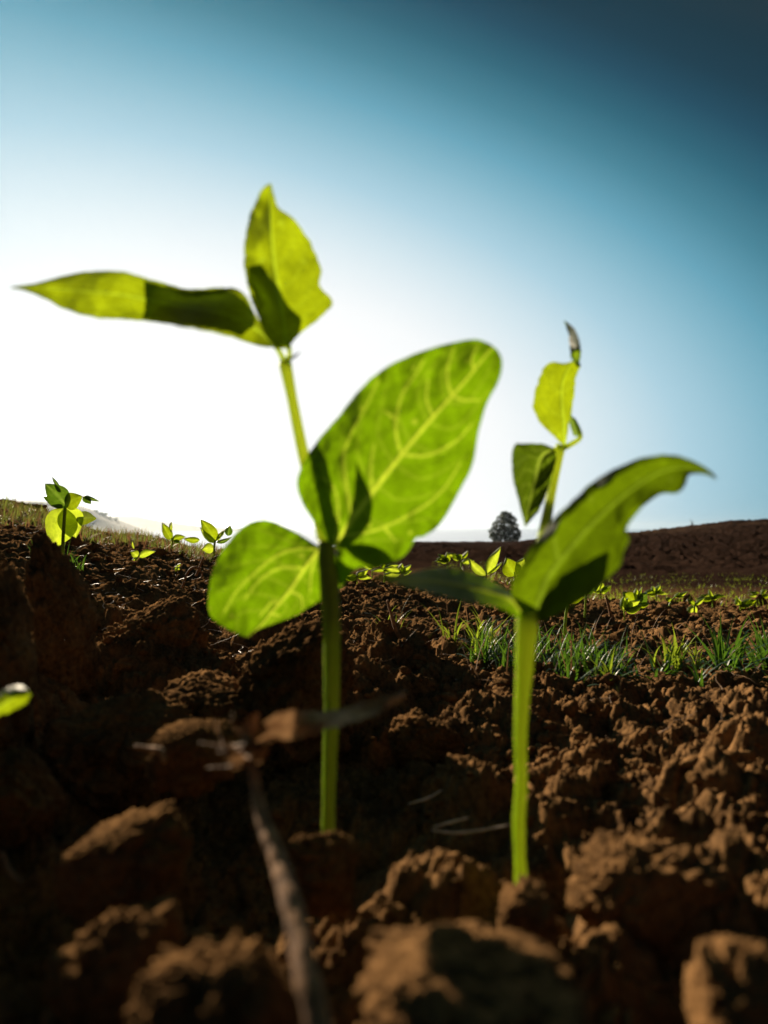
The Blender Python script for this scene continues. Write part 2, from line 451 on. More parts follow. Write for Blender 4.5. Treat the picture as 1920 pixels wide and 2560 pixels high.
# polar sheet centred under the lens: dense inside the view, coarser around
def build_ground():
    az_in = np.linspace(math.radians(-40), math.radians(40), 720)
    az_out = np.linspace(math.radians(40), math.radians(320), 200)[1:-1]
    az = np.concatenate([az_in, az_out])
    r = np.concatenate([np.linspace(0.004, 0.05, 14)[:-1], np.exp(np.linspace(math.log(0.05), math.log(2.6), 820)), np.exp(np.linspace(math.log(2.6), math.log(9000), 330))[1:]])
    A, R = np.meshgrid(az, r)
    X = R * np.sin(A); Y = R * np.cos(A)
    Z = ground_z(X, Y)
    nr, na = A.shape
    vs = np.stack([X, Y, Z], -1).reshape(-1, 3)
    i = np.arange(nr - 1)[:, None]; j = np.arange(na)[None, :]
    a = i * na + j; b = i * na + (j + 1) % na; c = (i + 1) * na + (j + 1) % na; d = (i + 1) * na + j
    fs = np.stack([a, b, c, d], -1).reshape(-1, 4)
    # close the hole under the lens
    ctr = len(vs); vs = np.vstack([vs, [[0, 0, Z[0].mean()]]])
    jj = np.arange(0, na - 1, 2)
    capf = np.stack([np.full_like(jj, ctr), (jj + 2) % na, jj + 1, jj], -1)
    fs = np.vstack([fs, capf])
    # material: soil near, ploughed earth and dry patches farther off
    m, N, L = new_mat('field_soil')
    out = N.new('ShaderNodeOutputMaterial')
    b_ = N.new('ShaderNodeBsdfPrincipled'); b_.inputs['Roughness'].default_value = 0.95; b_.inputs['Specular IOR Level'].default_value = 0.0
    tcn = N.new('ShaderNodeTexCoord')
    def noise(sc, det=5, ro=0.6):
        n = N.new('ShaderNodeTexNoise'); n.inputs['Scale'].default_value = sc; n.inputs['Detail'].default_value = det; n.inputs['Roughness'].default_value = ro
        L.new(tcn.outputs['Object'], n.inputs['Vector']); return n.outputs['Fac']
    def mp(vv, a0, a1, b0, b1):
        n = N.new('ShaderNodeMapRange'); L.new(vv, n.inputs['Value'])
        for k, x in zip(('From Min', 'From Max', 'To Min', 'To Max'), (a0, a1, b0, b1)): n.inputs[k].default_value = x
        return n.outputs[0]
    def mix(fac, ca, cb):
        n = N.new('ShaderNodeMix'); n.data_type = 'RGBA'; L.new(fac, n.inputs['Factor'])
        for k, c in (('A', ca), ('B', cb)):
            if isinstance(c, tuple): n.inputs[k].default_value = (*c, 1)
            else: L.new(c, n.inputs[k])
        return n.outputs['Result']
    def add2(a_, b2, k=0.5):
        n = N.new('ShaderNodeMath'); n.operation = 'MULTIPLY_ADD'; L.new(a_, n.inputs[0]); n.inputs[1].default_value = k
        h = N.new('ShaderNodeMath'); h.operation = 'MULTIPLY'; h.inputs[1].default_value = 1 - k; L.new(b2, h.inputs[0]); L.new(h.outputs[0], n.inputs[2]); return n.outputs[0]
    fine = noise(420, 8, .7); mid = noise(45, 6, .65)
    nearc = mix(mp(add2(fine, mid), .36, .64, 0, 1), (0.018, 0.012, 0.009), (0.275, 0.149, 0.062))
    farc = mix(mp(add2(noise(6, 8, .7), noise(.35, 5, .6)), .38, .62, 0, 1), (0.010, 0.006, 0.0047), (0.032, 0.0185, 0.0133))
    vm = N.new('ShaderNodeVectorMath'); vm.operation = 'LENGTH'; L.new(tcn.outputs['Object'], vm.inputs[0])
    dist = vm.outputs['Value']
    # dry tan strips on the far rise
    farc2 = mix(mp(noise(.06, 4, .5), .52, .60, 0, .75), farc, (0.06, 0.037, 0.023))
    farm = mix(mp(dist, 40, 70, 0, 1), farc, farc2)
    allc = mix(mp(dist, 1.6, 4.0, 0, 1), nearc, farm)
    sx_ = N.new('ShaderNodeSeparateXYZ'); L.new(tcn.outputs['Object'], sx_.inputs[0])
    back_dim = mix(mp(sx_.outputs['Y'], -0.12, -0.02, 0, 1), (0.014, 0.011, 0.008), allc)      # soil behind the viewpoint coloured darker to cut the light it bounces
    L.new(back_dim, b_.inputs['Base Color'])
    bp = N.new('ShaderNodeBump'); bp.inputs['Strength'].default_value = 0.6; bp.inputs['Distance'].default_value = 0.0012
    L.new(fine, bp.inputs['Height'])
    bp2 = N.new('ShaderNodeBump'); bp2.inputs['Strength'].default_value = 0.7
    dm = N.new('ShaderNodeMath'); dm.operation = 'MULTIPLY'; L.new(mp(dist, 2, 30, 0, 1), dm.inputs[0]); dm.inputs[1].default_value = 0.12
    L.new(noise(4, 8, .75), bp2.inputs['Height']); L.new(dm.outputs[0], bp2.inputs['Distance']); L.new(bp.outputs[0], bp2.inputs['Normal'])
    L.new(bp2.outputs[0], b_.inputs['Normal']); L.new(b_.outputs[0], out.inputs['Surface'])
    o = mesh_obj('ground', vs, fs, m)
    tag(o, kind='structure')
build_ground()

# water and far hills
def build_water():
    m, N, L = new_mat('lake_water')
    out = N.new('ShaderNodeOutputMaterial'); p = N.new('ShaderNodeBsdfPrincipled')
    p.inputs['Base Color'].default_value = (0.03, 0.05, 0.06, 1); p.inputs['Roughness'].default_value = 0.12
    n = N.new('ShaderNodeTexNoise'); n.inputs['Scale'].default_value = 0.5; n.inputs['Detail'].default_value = 6
    t = N.new('ShaderNodeTexCoord'); L.new(t.outputs['Object'], n.inputs['Vector'])
    bp = N.new('ShaderNodeBump'); bp.inputs['Strength'].default_value = 0.3; bp.inputs['Distance'].default_value = 0.3
    L.new(n.outputs['Fac'], bp.inputs['Height']); L.new(bp.outputs[0], p.inputs['Normal']); L.new(p.outputs[0], out.inputs['Surface'])
    R = 8500
    a = np.linspace(0, 2 * math.pi, 65)[:-1]
    vs = [[0, 0, -9]]
    for rr in (150, 600, 2500, R):
        vs += [[rr * math.sin(x), rr * math.cos(x), -9] for x in a]
    fs = []
    for k in range(3):
        for j in range(64):
            q = (j + 1) % 64
            fs.append([1 + k * 64 + j, 1 + k * 64 + q, 1 + (k + 1) * 64 + q, 1 + (k + 1) * 64 + j])
    # keep only the rings: the disc under the field stays open, it lies below ground
    o = mesh_obj('water', vs, fs, m, smooth=False)
    tag(o, kind='structure')
build_water()

def ridge(name, prof, D, wd, seed, rough):
    xs = np.linspace(prof[0][0], prof[-1][0], 260)
    tops = np.interp(xs, [p[0] for p in prof], [p[1] for p in prof])
    nd = 40
    vv = np.linspace(-1, 1, nd)
    XX, VV = np.meshgrid(xs, vv)
    TT = np.broadcast_to(tops, XX.shape)
    dep = D + VV * wd
    X = (XX - 960) / F * dep
    top = CZ + (HY - TT) / F * D + 0.0
    hgt = (top + 12)
    prof_v = np.exp(-(VV * 1.9) ** 2)
    pts = np.stack([X.ravel() / rough, dep.ravel() / rough, np.zeros(X.size)], 1)
    nz = fbm(pts, 5, seed).reshape(X.shape)
    Z = -12 + hgt * prof_v * (1 + 0.16 * nz) + 0.05 * hgt * nz
    vs = np.stack([X, dep, Z], -1).reshape(-1, 3)
    n2 = len(xs)
    i = np.arange(nd - 1)[:, None]; j = np.arange(n2 - 1)[None, :]
    a = i * n2 + j
    fs = np.stack([a, a + 1, a + n2 + 1, a + n2], -1).reshape(-1, 4)
    o = mesh_obj(name, vs, fs, M_HILL); tag(o, kind='structure')
    return o
ridge('hills', [(-900, 1250), (-300, 1252), (0, 1257), (190, 1268), (230, 1279), (260, 1289), (300, 1304), (340, 1318), (380, 1336), (400, 1345)], 800, 170, 3, 60)
ridge('hills', [(-900, 1288), (0, 1286), (240, 1289), (340, 1290), (400, 1302), (450, 1309), (510, 1316), (580, 1321), (700, 1326), (760, 1330)], 2300, 500, 4, 240)

# ------------------------------------------------------------------ clods
def ico(sub):
    bm = bmesh.new(); bmesh.ops.create_icosphere(bm, subdivisions=sub, radius=1.0)
    vs = np.array([v.co[:] for v in bm.verts]); fs = np.array([[v.index for v in f.verts] for f in bm.faces]); bm.free()
    return vs, fs
ICO = {k: ico(k) for k in (2, 3, 6)}
def clod_verts(sub, seed, rough=1.0, square=0.0, dims=(1, 1, 1)):
    vs, fs = ICO[sub]
    n = vs / np.linalg.norm(vs, axis=1)[:, None]
    off = np.array([seed * 7.31, seed * 3.17, seed * 1.93])
    if square:                                       # blockier outline for broken lumps
        mx = np.abs(n).max(1)[:, None]
        n = n * (1 - square) + (n / mx) * square * 0.85
    dm = np.array(dims) / (np.prod(dims) ** (1 / 3)); n0 = n; n = n * dm
    w = n + 0.3 * np.stack([fbm(n * 1.6 + off + k * 9, 3, 70 + k) for k in range(3)], 1)
    F1, F2 = worley3(w * 1.5 + off, 80)
    F1b, _ = worley3(w * 4.2 + off, 90)
    disp = 0.30 * fbm(n * 1.3 + off, 4, 73) + 0.20 * (0.5 - F1) + 0.14 * np.clip(F2 - F1, 0, .3) / .3
    disp += 0.16 * (np.abs(fbm(n * 2.6 + off, 3, 77)) - .2) + 0.04 * (0.5 - F1b) + rough * 0.07 * fbm(n * 9 + off, 4, 75, .65)
    if sub >= 6:
        pit, _ = worley3(w * 6 + off, 95)
        disp -= 0.06 * np.clip(.34 - pit, 0, 1) / .34
        disp += 0.045 * fbm(n * 30 + off, 4, 79, .65)
    v = n0 * (1 + disp[:, None])
    # broken faces: shave the lump flat along random planes, then roughen it again
    rr = np.random.default_rng(seed + 500)
    for _ in range(11):
        pn = rr.normal(0, 1, 3); pn /= np.linalg.norm(pn)
        c = rr.uniform(.52, .86) if sub < 6 else rr.uniform(.66, .95)
        v = v - np.outer(np.clip(v @ pn - c, 0, None) * (.92 if sub < 6 else .62), pn)
    q = n0 * dm
    fine = .030 * fbm(q * 12 + off, 4, 175, .7)
    if sub >= 6:
        ga, gb = worley3(q * 5.5 + off + .12 * fbm(q * 9, 2, 5)[:, None], 97)
        gc, gd = worley3(q * 13 + off, 98)
        fine = fine + .040 * (.45 - ga) + .05 * np.clip(gb - ga, 0, .25) / .25 + .022 * (.45 - gc) + .030 * fbm(q * 30 + off, 4, 179, .75) + .06 * fbm(q * 4 + off, 3, 183)
    return v * (1 + fine[:, None] * rough), fs

def clod(px, ytop, w, h, d, label, seed, depth=None, square=0.0, rot=0.0, name='soil_clod'):
    W = w / F * d / 2; H = h / F * d / 2; Dp = depth if depth else (W * 1.0)
    vs, fs = clod_verts(6, seed, 1.0, square, (W, Dp, H))
    c = P(px, ytop + h / 2, d)
    vs = vs * np.array([W, Dp, H]) * 0.95
    ca, sa = math.cos(rot), math.sin(rot)
    vs = np.stack([vs[:, 0] * ca - vs[:, 2] * sa, vs[:, 1], vs[:, 0] * sa + vs[:, 2] * ca], 1)
    o = mesh_obj(name, vs, fs, M_CLOD)
    o.location = c
    tag(o, label, 'soil clod', 'large clods of dry soil')
    return o
CL = [
 (150, 1352, 150, 560, .34, 'tall dark upright clod in front of the pale-leaved seedling at the left', 1, .022, .6, 0.03),
 (-15, 1400, 140, 600, .25, 'dark blurred column of earth at the left edge of the photo', 2, .02, .5, 0.0),
 (395, 1492, 240, 330, .42, 'dark dome-shaped clod with a lit rim left of the tallest seedling', 3, .03, .25, 0.0),
 (520, 1690, 330, 260, .31, 'broad crumbling clod under the lowest leaf of the tallest seedling', 4, .026, .2, 0.1),
 (740, 1545, 300, 420, .32, 'big shaded clod standing directly behind the stem of the tallest seedling', 5, .03, .4, 0.0),
 (300, 1740, 360, 300, .27, 'dark rounded clod below the dome-shaped clod', 6, .025, .2, 0.0),
 (985, 1560, 190, 200, .46, 'reddish clod with a sharp peak just right of the tallest stem', 7, .03, .3, 0.0),
 (1165, 1893, 165, 200, .26, 'leaning clod lit on its left side just left of the right-hand stem', 8, .014, .4, -.35),
 (1486, 1802, 130, 85, .37, 'smooth flat-topped stone-like clod right of the right-hand stem', 9, .014, .4, -.05),
 (1588, 1812, 180, 170, .335, 'pitted tan clod touching the smooth flat-topped one', 10, .016, .35, -.1),
 (1660, 1690, 250, 150, .44, 'crumbly red-brown mound under the right-hand grass tufts', 11, .03, .2, 0.0),
 (1620, 2125, 400, 260, .156, 'large tan lit clod at the lower right', 12, .014, .25, -.12),
 (1900, 2040, 200, 170, .2, 'tan clod cut by the right edge of the photo', 13, .012, .2, -.4),
 (1180, 2410, 560, 220, .100, 'very blurred brown clod at the bottom centre', 14, .020, .2, 0.05),
 (300, 2300, 330, 260, .125, 'blurred brown ledge of soil at the lower left', 15, .012, .3, .2),
 (560, 2400, 520, 330, .098, 'blurred clod beside the dry twig at the bottom', 16, .010, .2, 0.0),
 (320, 2030, 330, 280, .155, 'crumbly blurred clod with lit tops above the lower-left ledge', 17, .014, .1, .1),
 (1870, 2370, 280, 400, .105, 'dark blurred clod in the lower right corner', 18, .01, .2, 0.0),
 (40, 1880, 200, 240, .2, 'clod with a lit slope at the left edge under the cut-off leaf', 19, .014, .2, .3),
 (1430, 2030, 150, 180, .235, 'small knobbly clod halfway between the right-hand stem and the large tan clod', 20, .012, .2, .0),
 (1540, 2010, 130, 130, .25, 'round pitted clod above the large tan clod', 21, .012, .1, .0),
 (1318, 2225, 170, 170, .150, 'small dark clod hiding the foot of the right-hand stem', 25, .009, .2, .1),
 (805, 2072, 170, 200, .168, 'small dark clod hiding the foot of the tallest seedling', 23, .010, .3, .1),
 (480, 1795, 250, 170, .2, 'crumbly blurred clod with lit flecks left of the crumpled dry leaf', 24, .012, .1, .1),
 (1060, 1790, 180, 130, .31, 'low crumbly clod between the two stems', 22, .016, .2, .0),
]
for i_, c_ in enumerate(CL):
    clod(c_[0], c_[1], c_[2], c_[3], c_[4], c_[5], c_[6], c_[7], c_[8], c_[9])

def scatter_crumbs():
    VS, FS, off = [], [], 0
    lib3 = [clod_verts(3, 100 + k, 2.0, 0.3 * (k % 3)) for k in range(14)]
    lib2 = [clod_verts(2, 200 + k, 2.0, 0.4 * (k % 3)) for k in range(14)]
    n3, n2 = 600, 14000
    n = n3 + n2
    az = rng.uniform(math.radians(-37), math.radians(37), n)
    r = np.exp(rng.uniform(math.log(0.088), math.log(1.9), n))
    s = np.where(np.arange(n) < n3, rng.uniform(0.008, 0.024, n), 0.0018 + 0.009 * rng.random(n) ** 3.2) * np.clip(r, 0.15, 1.3) ** 0.95
    x, y = r * np.sin(az), r * np.cos(az)
    z = ground_z(x, y)
    for k in range(n):
        if r[k] > 1.0 and az[k] < math.radians(-12) and rng.random() < .7: continue
        v, f = (lib3 if k < n3 or s[k] / r[k] > .0105 else lib2)[k % 14]
        a, b = rng.uniform(0, 6.28, 2)
        ca, sa, cb, sb = math.cos(a), math.sin(a), math.cos(b), math.sin(b)
        Rm = np.array([[ca, -sa, 0], [sa, ca, 0], [0, 0, 1]]) @ np.array([[1, 0, 0], [0, cb, -sb], [0, sb, cb]])
        sc = s[k] * np.array([1, rng.uniform(.7, 1.1), rng.uniform(.55, .9)])
        q = (v @ Rm.T) * sc * 0.6 + np.array([x[k], y[k], z[k] + s[k] * .12])
        VS.append(q); FS.append(f + off); off += len(v)
    o = mesh_obj('soil_crumbs', np.vstack(VS), np.vstack(FS), M_CLOD)
    tag(o, 'loose crumbs and small lumps of dry brown soil covering the ground', 'soil crumbs', kind='stuff')
scatter_crumbs()

# ------------------------------------------------------------------ leaves and stems
def resample(pts, n):
    pts = np.asarray(pts, float)
    # Catmull-Rom through the points, then even arc length
    q = np.vstack([2 * pts[0] - pts[1], pts, 2 * pts[-1] - pts[-2]])
    out = []
    for i in range(1, len(q) - 2):
        t = np.linspace(0, 1, 12, endpoint=False)[:, None]
        p0, p1, p2, p3 = q[i - 1], q[i], q[i + 1], q[i + 2]
        out.append(0.5 * ((2 * p1) + (-p0 + p2) * t + (2 * p0 - 5 * p1 + 4 * p2 - p3) * t ** 2 + (-p0 + 3 * p1 - 3 * p2 + p3) * t ** 3))
    out = np.vstack(out + [pts[-1:]])
    s = np.r_[0, np.cumsum(np.linalg.norm(np.diff(out, axis=0), axis=1))]
    u = np.linspace(0, s[-1], n)
    return np.stack([np.interp(u, s, out[:, k]) for k in range(out.shape[1])], 1)

def seg_dist(p, a, b):
    ab = b - a; t = np.clip(((p - a) @ ab) / max(ab @ ab, 1e-9), 0, 1)
    return np.linalg.norm(p - (a + t[:, None] * ab), axis=1), t

def leaf(left, mid, right, dfun, mat, parent, veins=(), nu=90, nv=50, name='leaf', vw=5.0, midw=7.0, wave=0.0, seed=0, relief=0.0006, label=None, autov=0, jag=0.0):
    """a leaf blade from its two margins and its midrib (photo pixels, base to tip);
       dfun(s, t) gives the depth in metres, s from base to tip, t from -1 to 1 across"""
    Lp, Mp, Rp = resample(left, nu), resample(mid, nu), resample(right, nu)
    t = np.linspace(-1, 1, nv)
    S = np.linspace(0, 1, nu)
    if jag:
        for Q, sg in ((Lp, 1), (Rp, 2)):
            nn = fbm(np.stack([S * 26, np.full(nu, seed + sg * 5.0), np.zeros(nu)], 1), 4, 33, .7)
            dirv = Q - Mp; ln = np.linalg.norm(dirv, axis=1)[:, None] + 1e-6
            Q += dirv / ln * (nn * jag * np.sin(np.pi * np.clip(S, 0, 1)) ** .5)[:, None]
    G = np.zeros((nu, nv, 2))
    for k, tt in enumerate(t):
        E = Lp if tt < 0 else Rp
        G[:, k] = Mp * (1 - abs(tt)) + E * abs(tt)
    SS, TT = np.meshgrid(S, t, indexing='ij')
    D = dfun(SS, TT)
    if wave:
        q = np.stack([G[..., 0].ravel() / 70, G[..., 1].ravel() / 70, np.full(SS.size, seed * 1.7)], 1)
        D = D + wave * fbm(q, 3, 44).reshape(SS.shape) * (0.25 + 0.75 * np.abs(TT))
    flat = G.reshape(-1, 2)
    vein = np.zeros(len(flat))
    segs = []
    for i in range(nu - 1):
        segs.append((Mp[i], Mp[i + 1], midw * (1 - 0.75 * i / nu), 1.0))
    vv = [list(x) for x in veins]
    if autov:
        for k in range(autov):
            s0 = 0.08 + 0.74 * k / autov
            for E, sg in ((Lp, 1), (Rp, -1)):
                i0 = int(s0 * (nu - 1)); i1 = min(nu - 1, int((s0 + 0.26) * (nu - 1))); im = (i0 * 2 + i1) // 3
                vv.append([Mp[i0], Mp[im] * .55 + E[im] * .45, Mp[i1] * .14 + E[i1] * .86])
    for iv, ve in enumerate(vv):
        pts = resample(np.array(ve, float), 14)
        for i in range(13): segs.append((pts[i], pts[i + 1], vw * (1 - 0.6 * i / 13), 0.8 if iv < len(veins) else 0.2))
    for a, b, w, st in segs:
        lo = np.minimum(a, b) - 3 * w; hi = np.maximum(a, b) + 3 * w
        m = np.where(((flat >= lo) & (flat <= hi)).all(1))[0]
        if len(m) == 0: continue
        dd, _ = seg_dist(flat[m], a, b)
        vein[m] = np.maximum(vein[m], st * np.exp(-(dd / w) ** 2 * 1.1))
    D = D - relief * vein.reshape(D.shape)
    V = P(flat[:, 0], flat[:, 1], D.ravel())
    i = np.arange(nu - 1)[:, None]; j = np.arange(nv - 1)[None, :]
    a = i * nv + j
    fs = np.stack([a, a + nv, a + nv + 1, a + 1], -1).reshape(-1, 4)
    o = mesh_obj(name, V, fs, mat, parent, attrs={'vein': vein})
    if label: o['label'] = label
    return o

def tube(name, pts, rad, mat, parent=None, sides=16, n=60, bumps=0.0, ridges=0.0):
    """pts in world coordinates, rad: list of radii along it"""
    C = resample(pts, n)
    s = np.linspace(0, 1, n); R = np.interp(s, np.linspace(0, 1, len(rad)), rad)
    T = np.gradient(C, axis=0); T /= np.linalg.norm(T, axis=1)[:, None]
    ref = np.array([0.0, 1.0, 0.0]) if abs(T[0, 1]) < 0.8 else np.array([1.0, 0, 0])
    V = []
    u = ref
    for k in range(n):
        u = u - T[k] * (u @ T[k]); u /= np.linalg.norm(u); w = np.cross(T[k], u)
        a = np.linspace(0, 2 * math.pi, sides, endpoint=False)
        rr = R[k] * (1 + ridges * np.cos(4 * a))
        V.append(C[k] + np.outer(np.cos(a) * rr, u) + np.outer(np.sin(a) * rr, w))
    V = np.array(V).reshape(-1, 3)
    if bumps:
        V += bumps * R.mean() * np.stack([fbm(V / R.mean() * .6 + k, 3, 55 + k) for k in range(3)], 1)
    i = np.arange(n - 1)[:, None]; j = np.arange(sides)[None, :]; j2 = (j + 1) % sides
    fs = np.stack([i * sides + j, i * sides + j2, (i + 1) * sides + j2, (i + 1) * sides + j], -1).reshape(-1, 4)
    c0, c1 = len(V), len(V) + 1
    V = np.vstack([V, C[:1], C[-1:]])
    jj = np.arange(0, sides, 2)
    fs = np.vstack([fs, np.stack([np.full_like(jj, c0), (jj + 2) % sides, jj + 1, jj], -1),
                    (n - 1) * sides * np.array([0, 1, 1, 1]) + np.stack([np.full_like(jj, c1), jj, jj + 1, (jj + 2) % sides], -1)])
    return mesh_obj(name, V, fs, mat, parent)
def stem_px(name, pts, widths, mat, parent, **k):
    """pts: (px, py, depth); widths in photo pixels"""
    W = np.array([P(*p) for p in pts])
    ds = [p[2] for p in pts]
    dd = np.interp(np.linspace(0, 1, len(widths)), np.linspace(0, 1, len(ds)), ds)
    return tube(name, W, [w / F * q / 2 for w, q in zip(widths, dd)], mat, parent, **k)

def base_thing(name, label, cat, p, group=None):
    return thing(name, label, cat, Vector(P(*p)), group)

GS = 'young bean-like seedlings growing from the soil'
# ---- tallest seedling
T1 = base_thing('seedling', 'tallest seedling, with a broad veined leaf lit from behind and two pointed top leaves', 'seedling', (825, 2110, .19), GS)
stem_px('stem', [(824, 2190, .19), (821, 2080, .19), (823, 1950, .19), (829, 1780, .188), (829, 1600, .186), (824, 1480, .1855), (817, 1400, .185), (814, 1352, .185)], [30, 31, 31, 33, 36, 38, 41, 47, 36], M_STEM, T1, ridges=.06, bumps=.10, n=120, sides=20)
stem_px('upper_stem', [(816, 1372, .1855), (802, 1310, .1868), (782, 1230, .1872), (755, 1120, .188), (728, 985, .189), (712, 905, .19)], [34, 32, 29, 27, 25, 31], M_STEM_Y, T1, ridges=.06)
stem_px('petiole', [(713, 915, .190), (702, 885, .190), (684, 860, .1885)], [18, 14, 11], M_STEM_Y, T1, sides=10, n=12)
stem_px('petiole', [(714, 915, .190), (723, 888, .189), (722, 862, .188)], [18, 13, 12], M_STEM_Y, T1, sides=10, n=12)
stem_px('leaf_bud', [(722, 900, .189), (738, 890, .187), (752, 878, .186)], [5, 8, 1], M_LEAF_D, T1, sides=8, n=10)
# leaf pointing left
leaf(left=[(690, 868), (660, 820), (634, 778), (622, 748), (592, 722), (552, 719), (470, 722), (400, 704), (312, 680), (230, 677), (165, 688), (105, 704), (60, 712), (25, 718)],
     mid=[(690, 868), (630, 815), (560, 785), (470, 768), (400, 755), (310, 738), (230, 730), (150, 724), (90, 718), (25, 719)],
     right=[(688, 869), (655, 866), (610, 853), (560, 838), (480, 822), (400, 807), (340, 802), (240, 794), (170, 777), (115, 748), (62, 727), (25, 720)],
     dfun=lambda s, t: 0.188 - 0.012 * s + 0.016 * np.exp(-((s - .33) / .13) ** 2) * (-t) + 0.004 * t * t + 0.0035 * np.sin(s * 17),
     mat=M_LEAF_Y, parent=T1, wave=.004, seed=1, autov=5, vw=3.5, midw=5, jag=4)
# a second layer of blade added behind the first to shade part of it
leaf(left=[(600, 840), (520, 818), (430, 800), (352, 798)], mid=[(640, 800), (560, 768), (450, 755), (350, 745)],
     right=[(628, 776), (560, 722), (470, 724), (342, 700)],
     dfun=lambda s, t: 0.1935 + .002 * t - .003 * s, mat=M_LEAF_Y, parent=T1, name='shade_flap', nu=60, nv=20, wave=.001, seed=4, jag=9)
# upright pointed leaf
leaf(left=[(716, 872), (690, 868), (664, 838), (645, 790), (626, 740), (613, 680), (611, 620), (618, 560), (638, 505), (660, 468), (676, 458)],
     mid=[(717, 874), (712, 820), (700, 750), (690, 690), (682, 620), (677, 550), (675, 500), (676, 458)],
     right=[(718, 874), (735, 850), (765, 823), (800, 796), (829, 764), (824, 742), (800, 712), (804, 682), (790, 638), (768, 592), (732, 546), (698, 520), (686, 490), (678, 458)],
     dfun=lambda s, t: 0.188 - 0.010 * s + 0.006 * np.abs(t) * np.sin(np.pi * np.clip(s, 0, 1)) + .0025 * t * np.sin(s * 14),
     mat=M_LEAF_Y, parent=T1, wave=.004, seed=2, autov=5, vw=4, midw=6, jag=5)
leaf(left=[(700, 868), (664, 838), (645, 790), (626, 740), (614, 668)], mid=[(722, 866), (700, 820), (680, 770), (650, 720), (622, 664)], right=[(735, 852), (745, 800), (705, 762), (668, 700), (640, 660)],
     dfun=lambda s, t: 0.1925 - .005 * s, mat=M_LEAF_Y, parent=T1, name='shade_flap', nu=24, nv=14, wave=.001, seed=5)  # flap added behind the upright leaf to shade its lower left
# broad right leaf
VC = [[(1003, 1137), (992, 1095), (990, 1050), (1006, 985), (1040, 935), (1060, 900)],
      [(1003, 1137), (1035, 1139), (1072, 1138), (1120, 1115), (1150, 1095), (1178, 1060)],
      [(1130, 990), (1118, 950), (1122, 905), (1135, 870)], [(1130, 990), (1160, 1000), (1200, 1000)],
      [(858, 1338), (905, 1334), (960, 1318), (1018, 1290), (1075, 1255), (1115, 1215), (1150, 1160)],
      [(960, 1318), (990, 1355)], [(836, 1360), (846, 1290), (836, 1220), (806, 1195)],
      [(928, 1220), (928, 1160), (935, 1110)], [(878, 1290), (862, 1180), (860, 1130), (885, 1070), (918, 1010), (945, 950)],
      [(990, 1050), (960, 1025)], [(1085, 1045), (1066, 1000), (1070, 950)], [(1185, 925), (1180, 895), (1195, 865)]]
leaf(left=[(832, 1366), (815, 1350), (797, 1322), (772, 1286), (752, 1248), (742, 1210), (748, 1180), (768, 1138), (803, 1090), (850, 1036), (905, 968), (970, 915), (1050, 880), (1115, 860), (1186, 848), (1222, 858)],
     mid=[(836, 1366), (868, 1316), (920, 1245), (1003, 1137), (1080, 1045), (1160, 955), (1222, 878), (1234, 866)],
     right=[(838, 1368), (850, 1462), (893, 1420), (925, 1419), (975, 1410), (1012, 1388), (1030, 1362), (1040, 1345), (1062, 1340), (1100, 1312), (1142, 1240), (1182, 1160), (1197, 1080), (1217, 1010), (1248, 950), (1256, 905), (1246, 878), (1234, 866)],
     dfun=lambda s, t: 0.1835 - 0.010 * np.sin(s * 1.6) + 0.005 * t * t * np.sin(np.pi * s) + .004 * t * (1 - s) - .002 * s,
     mat=M_LEAF, parent=T1, veins=VC, nu=180, nv=120, autov=7, wave=.004, seed=3, vw=3.8, midw=7.5, relief=.0004, jag=2)
# two little leaves added behind it to cast shadows through the blade
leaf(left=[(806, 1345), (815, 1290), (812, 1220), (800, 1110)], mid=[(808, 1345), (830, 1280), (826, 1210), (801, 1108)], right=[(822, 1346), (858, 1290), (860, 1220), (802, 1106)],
     dfun=lambda s, t: 0.1905 + .006 * s, mat=M_LEAF_D, parent=T1, name='shadow_bud_leaf', nu=30, nv=14, wave=.001, seed=6)
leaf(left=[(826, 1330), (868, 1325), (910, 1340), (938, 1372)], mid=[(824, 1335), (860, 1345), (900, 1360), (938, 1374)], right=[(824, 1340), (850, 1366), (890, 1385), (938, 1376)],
     dfun=lambda s, t: 0.191 + .004 * s, mat=M_LEAF_D, parent=T1, name='shadow_bud_leaf', nu=30, nv=14, wave=.001, seed=7)
# lower left leaf, hanging behind the stem
VD = [[(795, 1372), (740, 1372), (690, 1390), (640, 1430), (590, 1480), (560, 1530)], [(755, 1420), (700, 1420), (650, 1450), (610, 1500)],
      [(722, 1478), (752, 1492), (755, 1525)], [(700, 1510), (680, 1505), (650, 1540)], [(790, 1390), (778, 1430), (775, 1480)], [(680, 1535), (700, 1540)]]
leaf(left=[(806, 1372), (775, 1352), (735, 1328), (682, 1304), (640, 1301), (594, 1328), (560, 1372), (532, 1430), (521, 1485), (526, 1538), (565, 1570), (612, 1592)],
     mid=[(812, 1366), (790, 1382), (755, 1430), (722, 1480), (688, 1520), (655, 1560), (618, 1592)],
     right=[(826, 1380), (872, 1400), (880, 1430), (850, 1470), (815, 1495), (775, 1516), (740, 1538), (700, 1554), (650, 1572), (628, 1586), (620, 1593)],
     dfun=lambda s, t: 0.191 + 0.006 * s + 0.004 * t * t,
     mat=M_LEAF, parent=T1, veins=VD, nu=140, nv=90, autov=6, wave=.004, seed=8, vw=3.8, midw=6.5, jag=3)

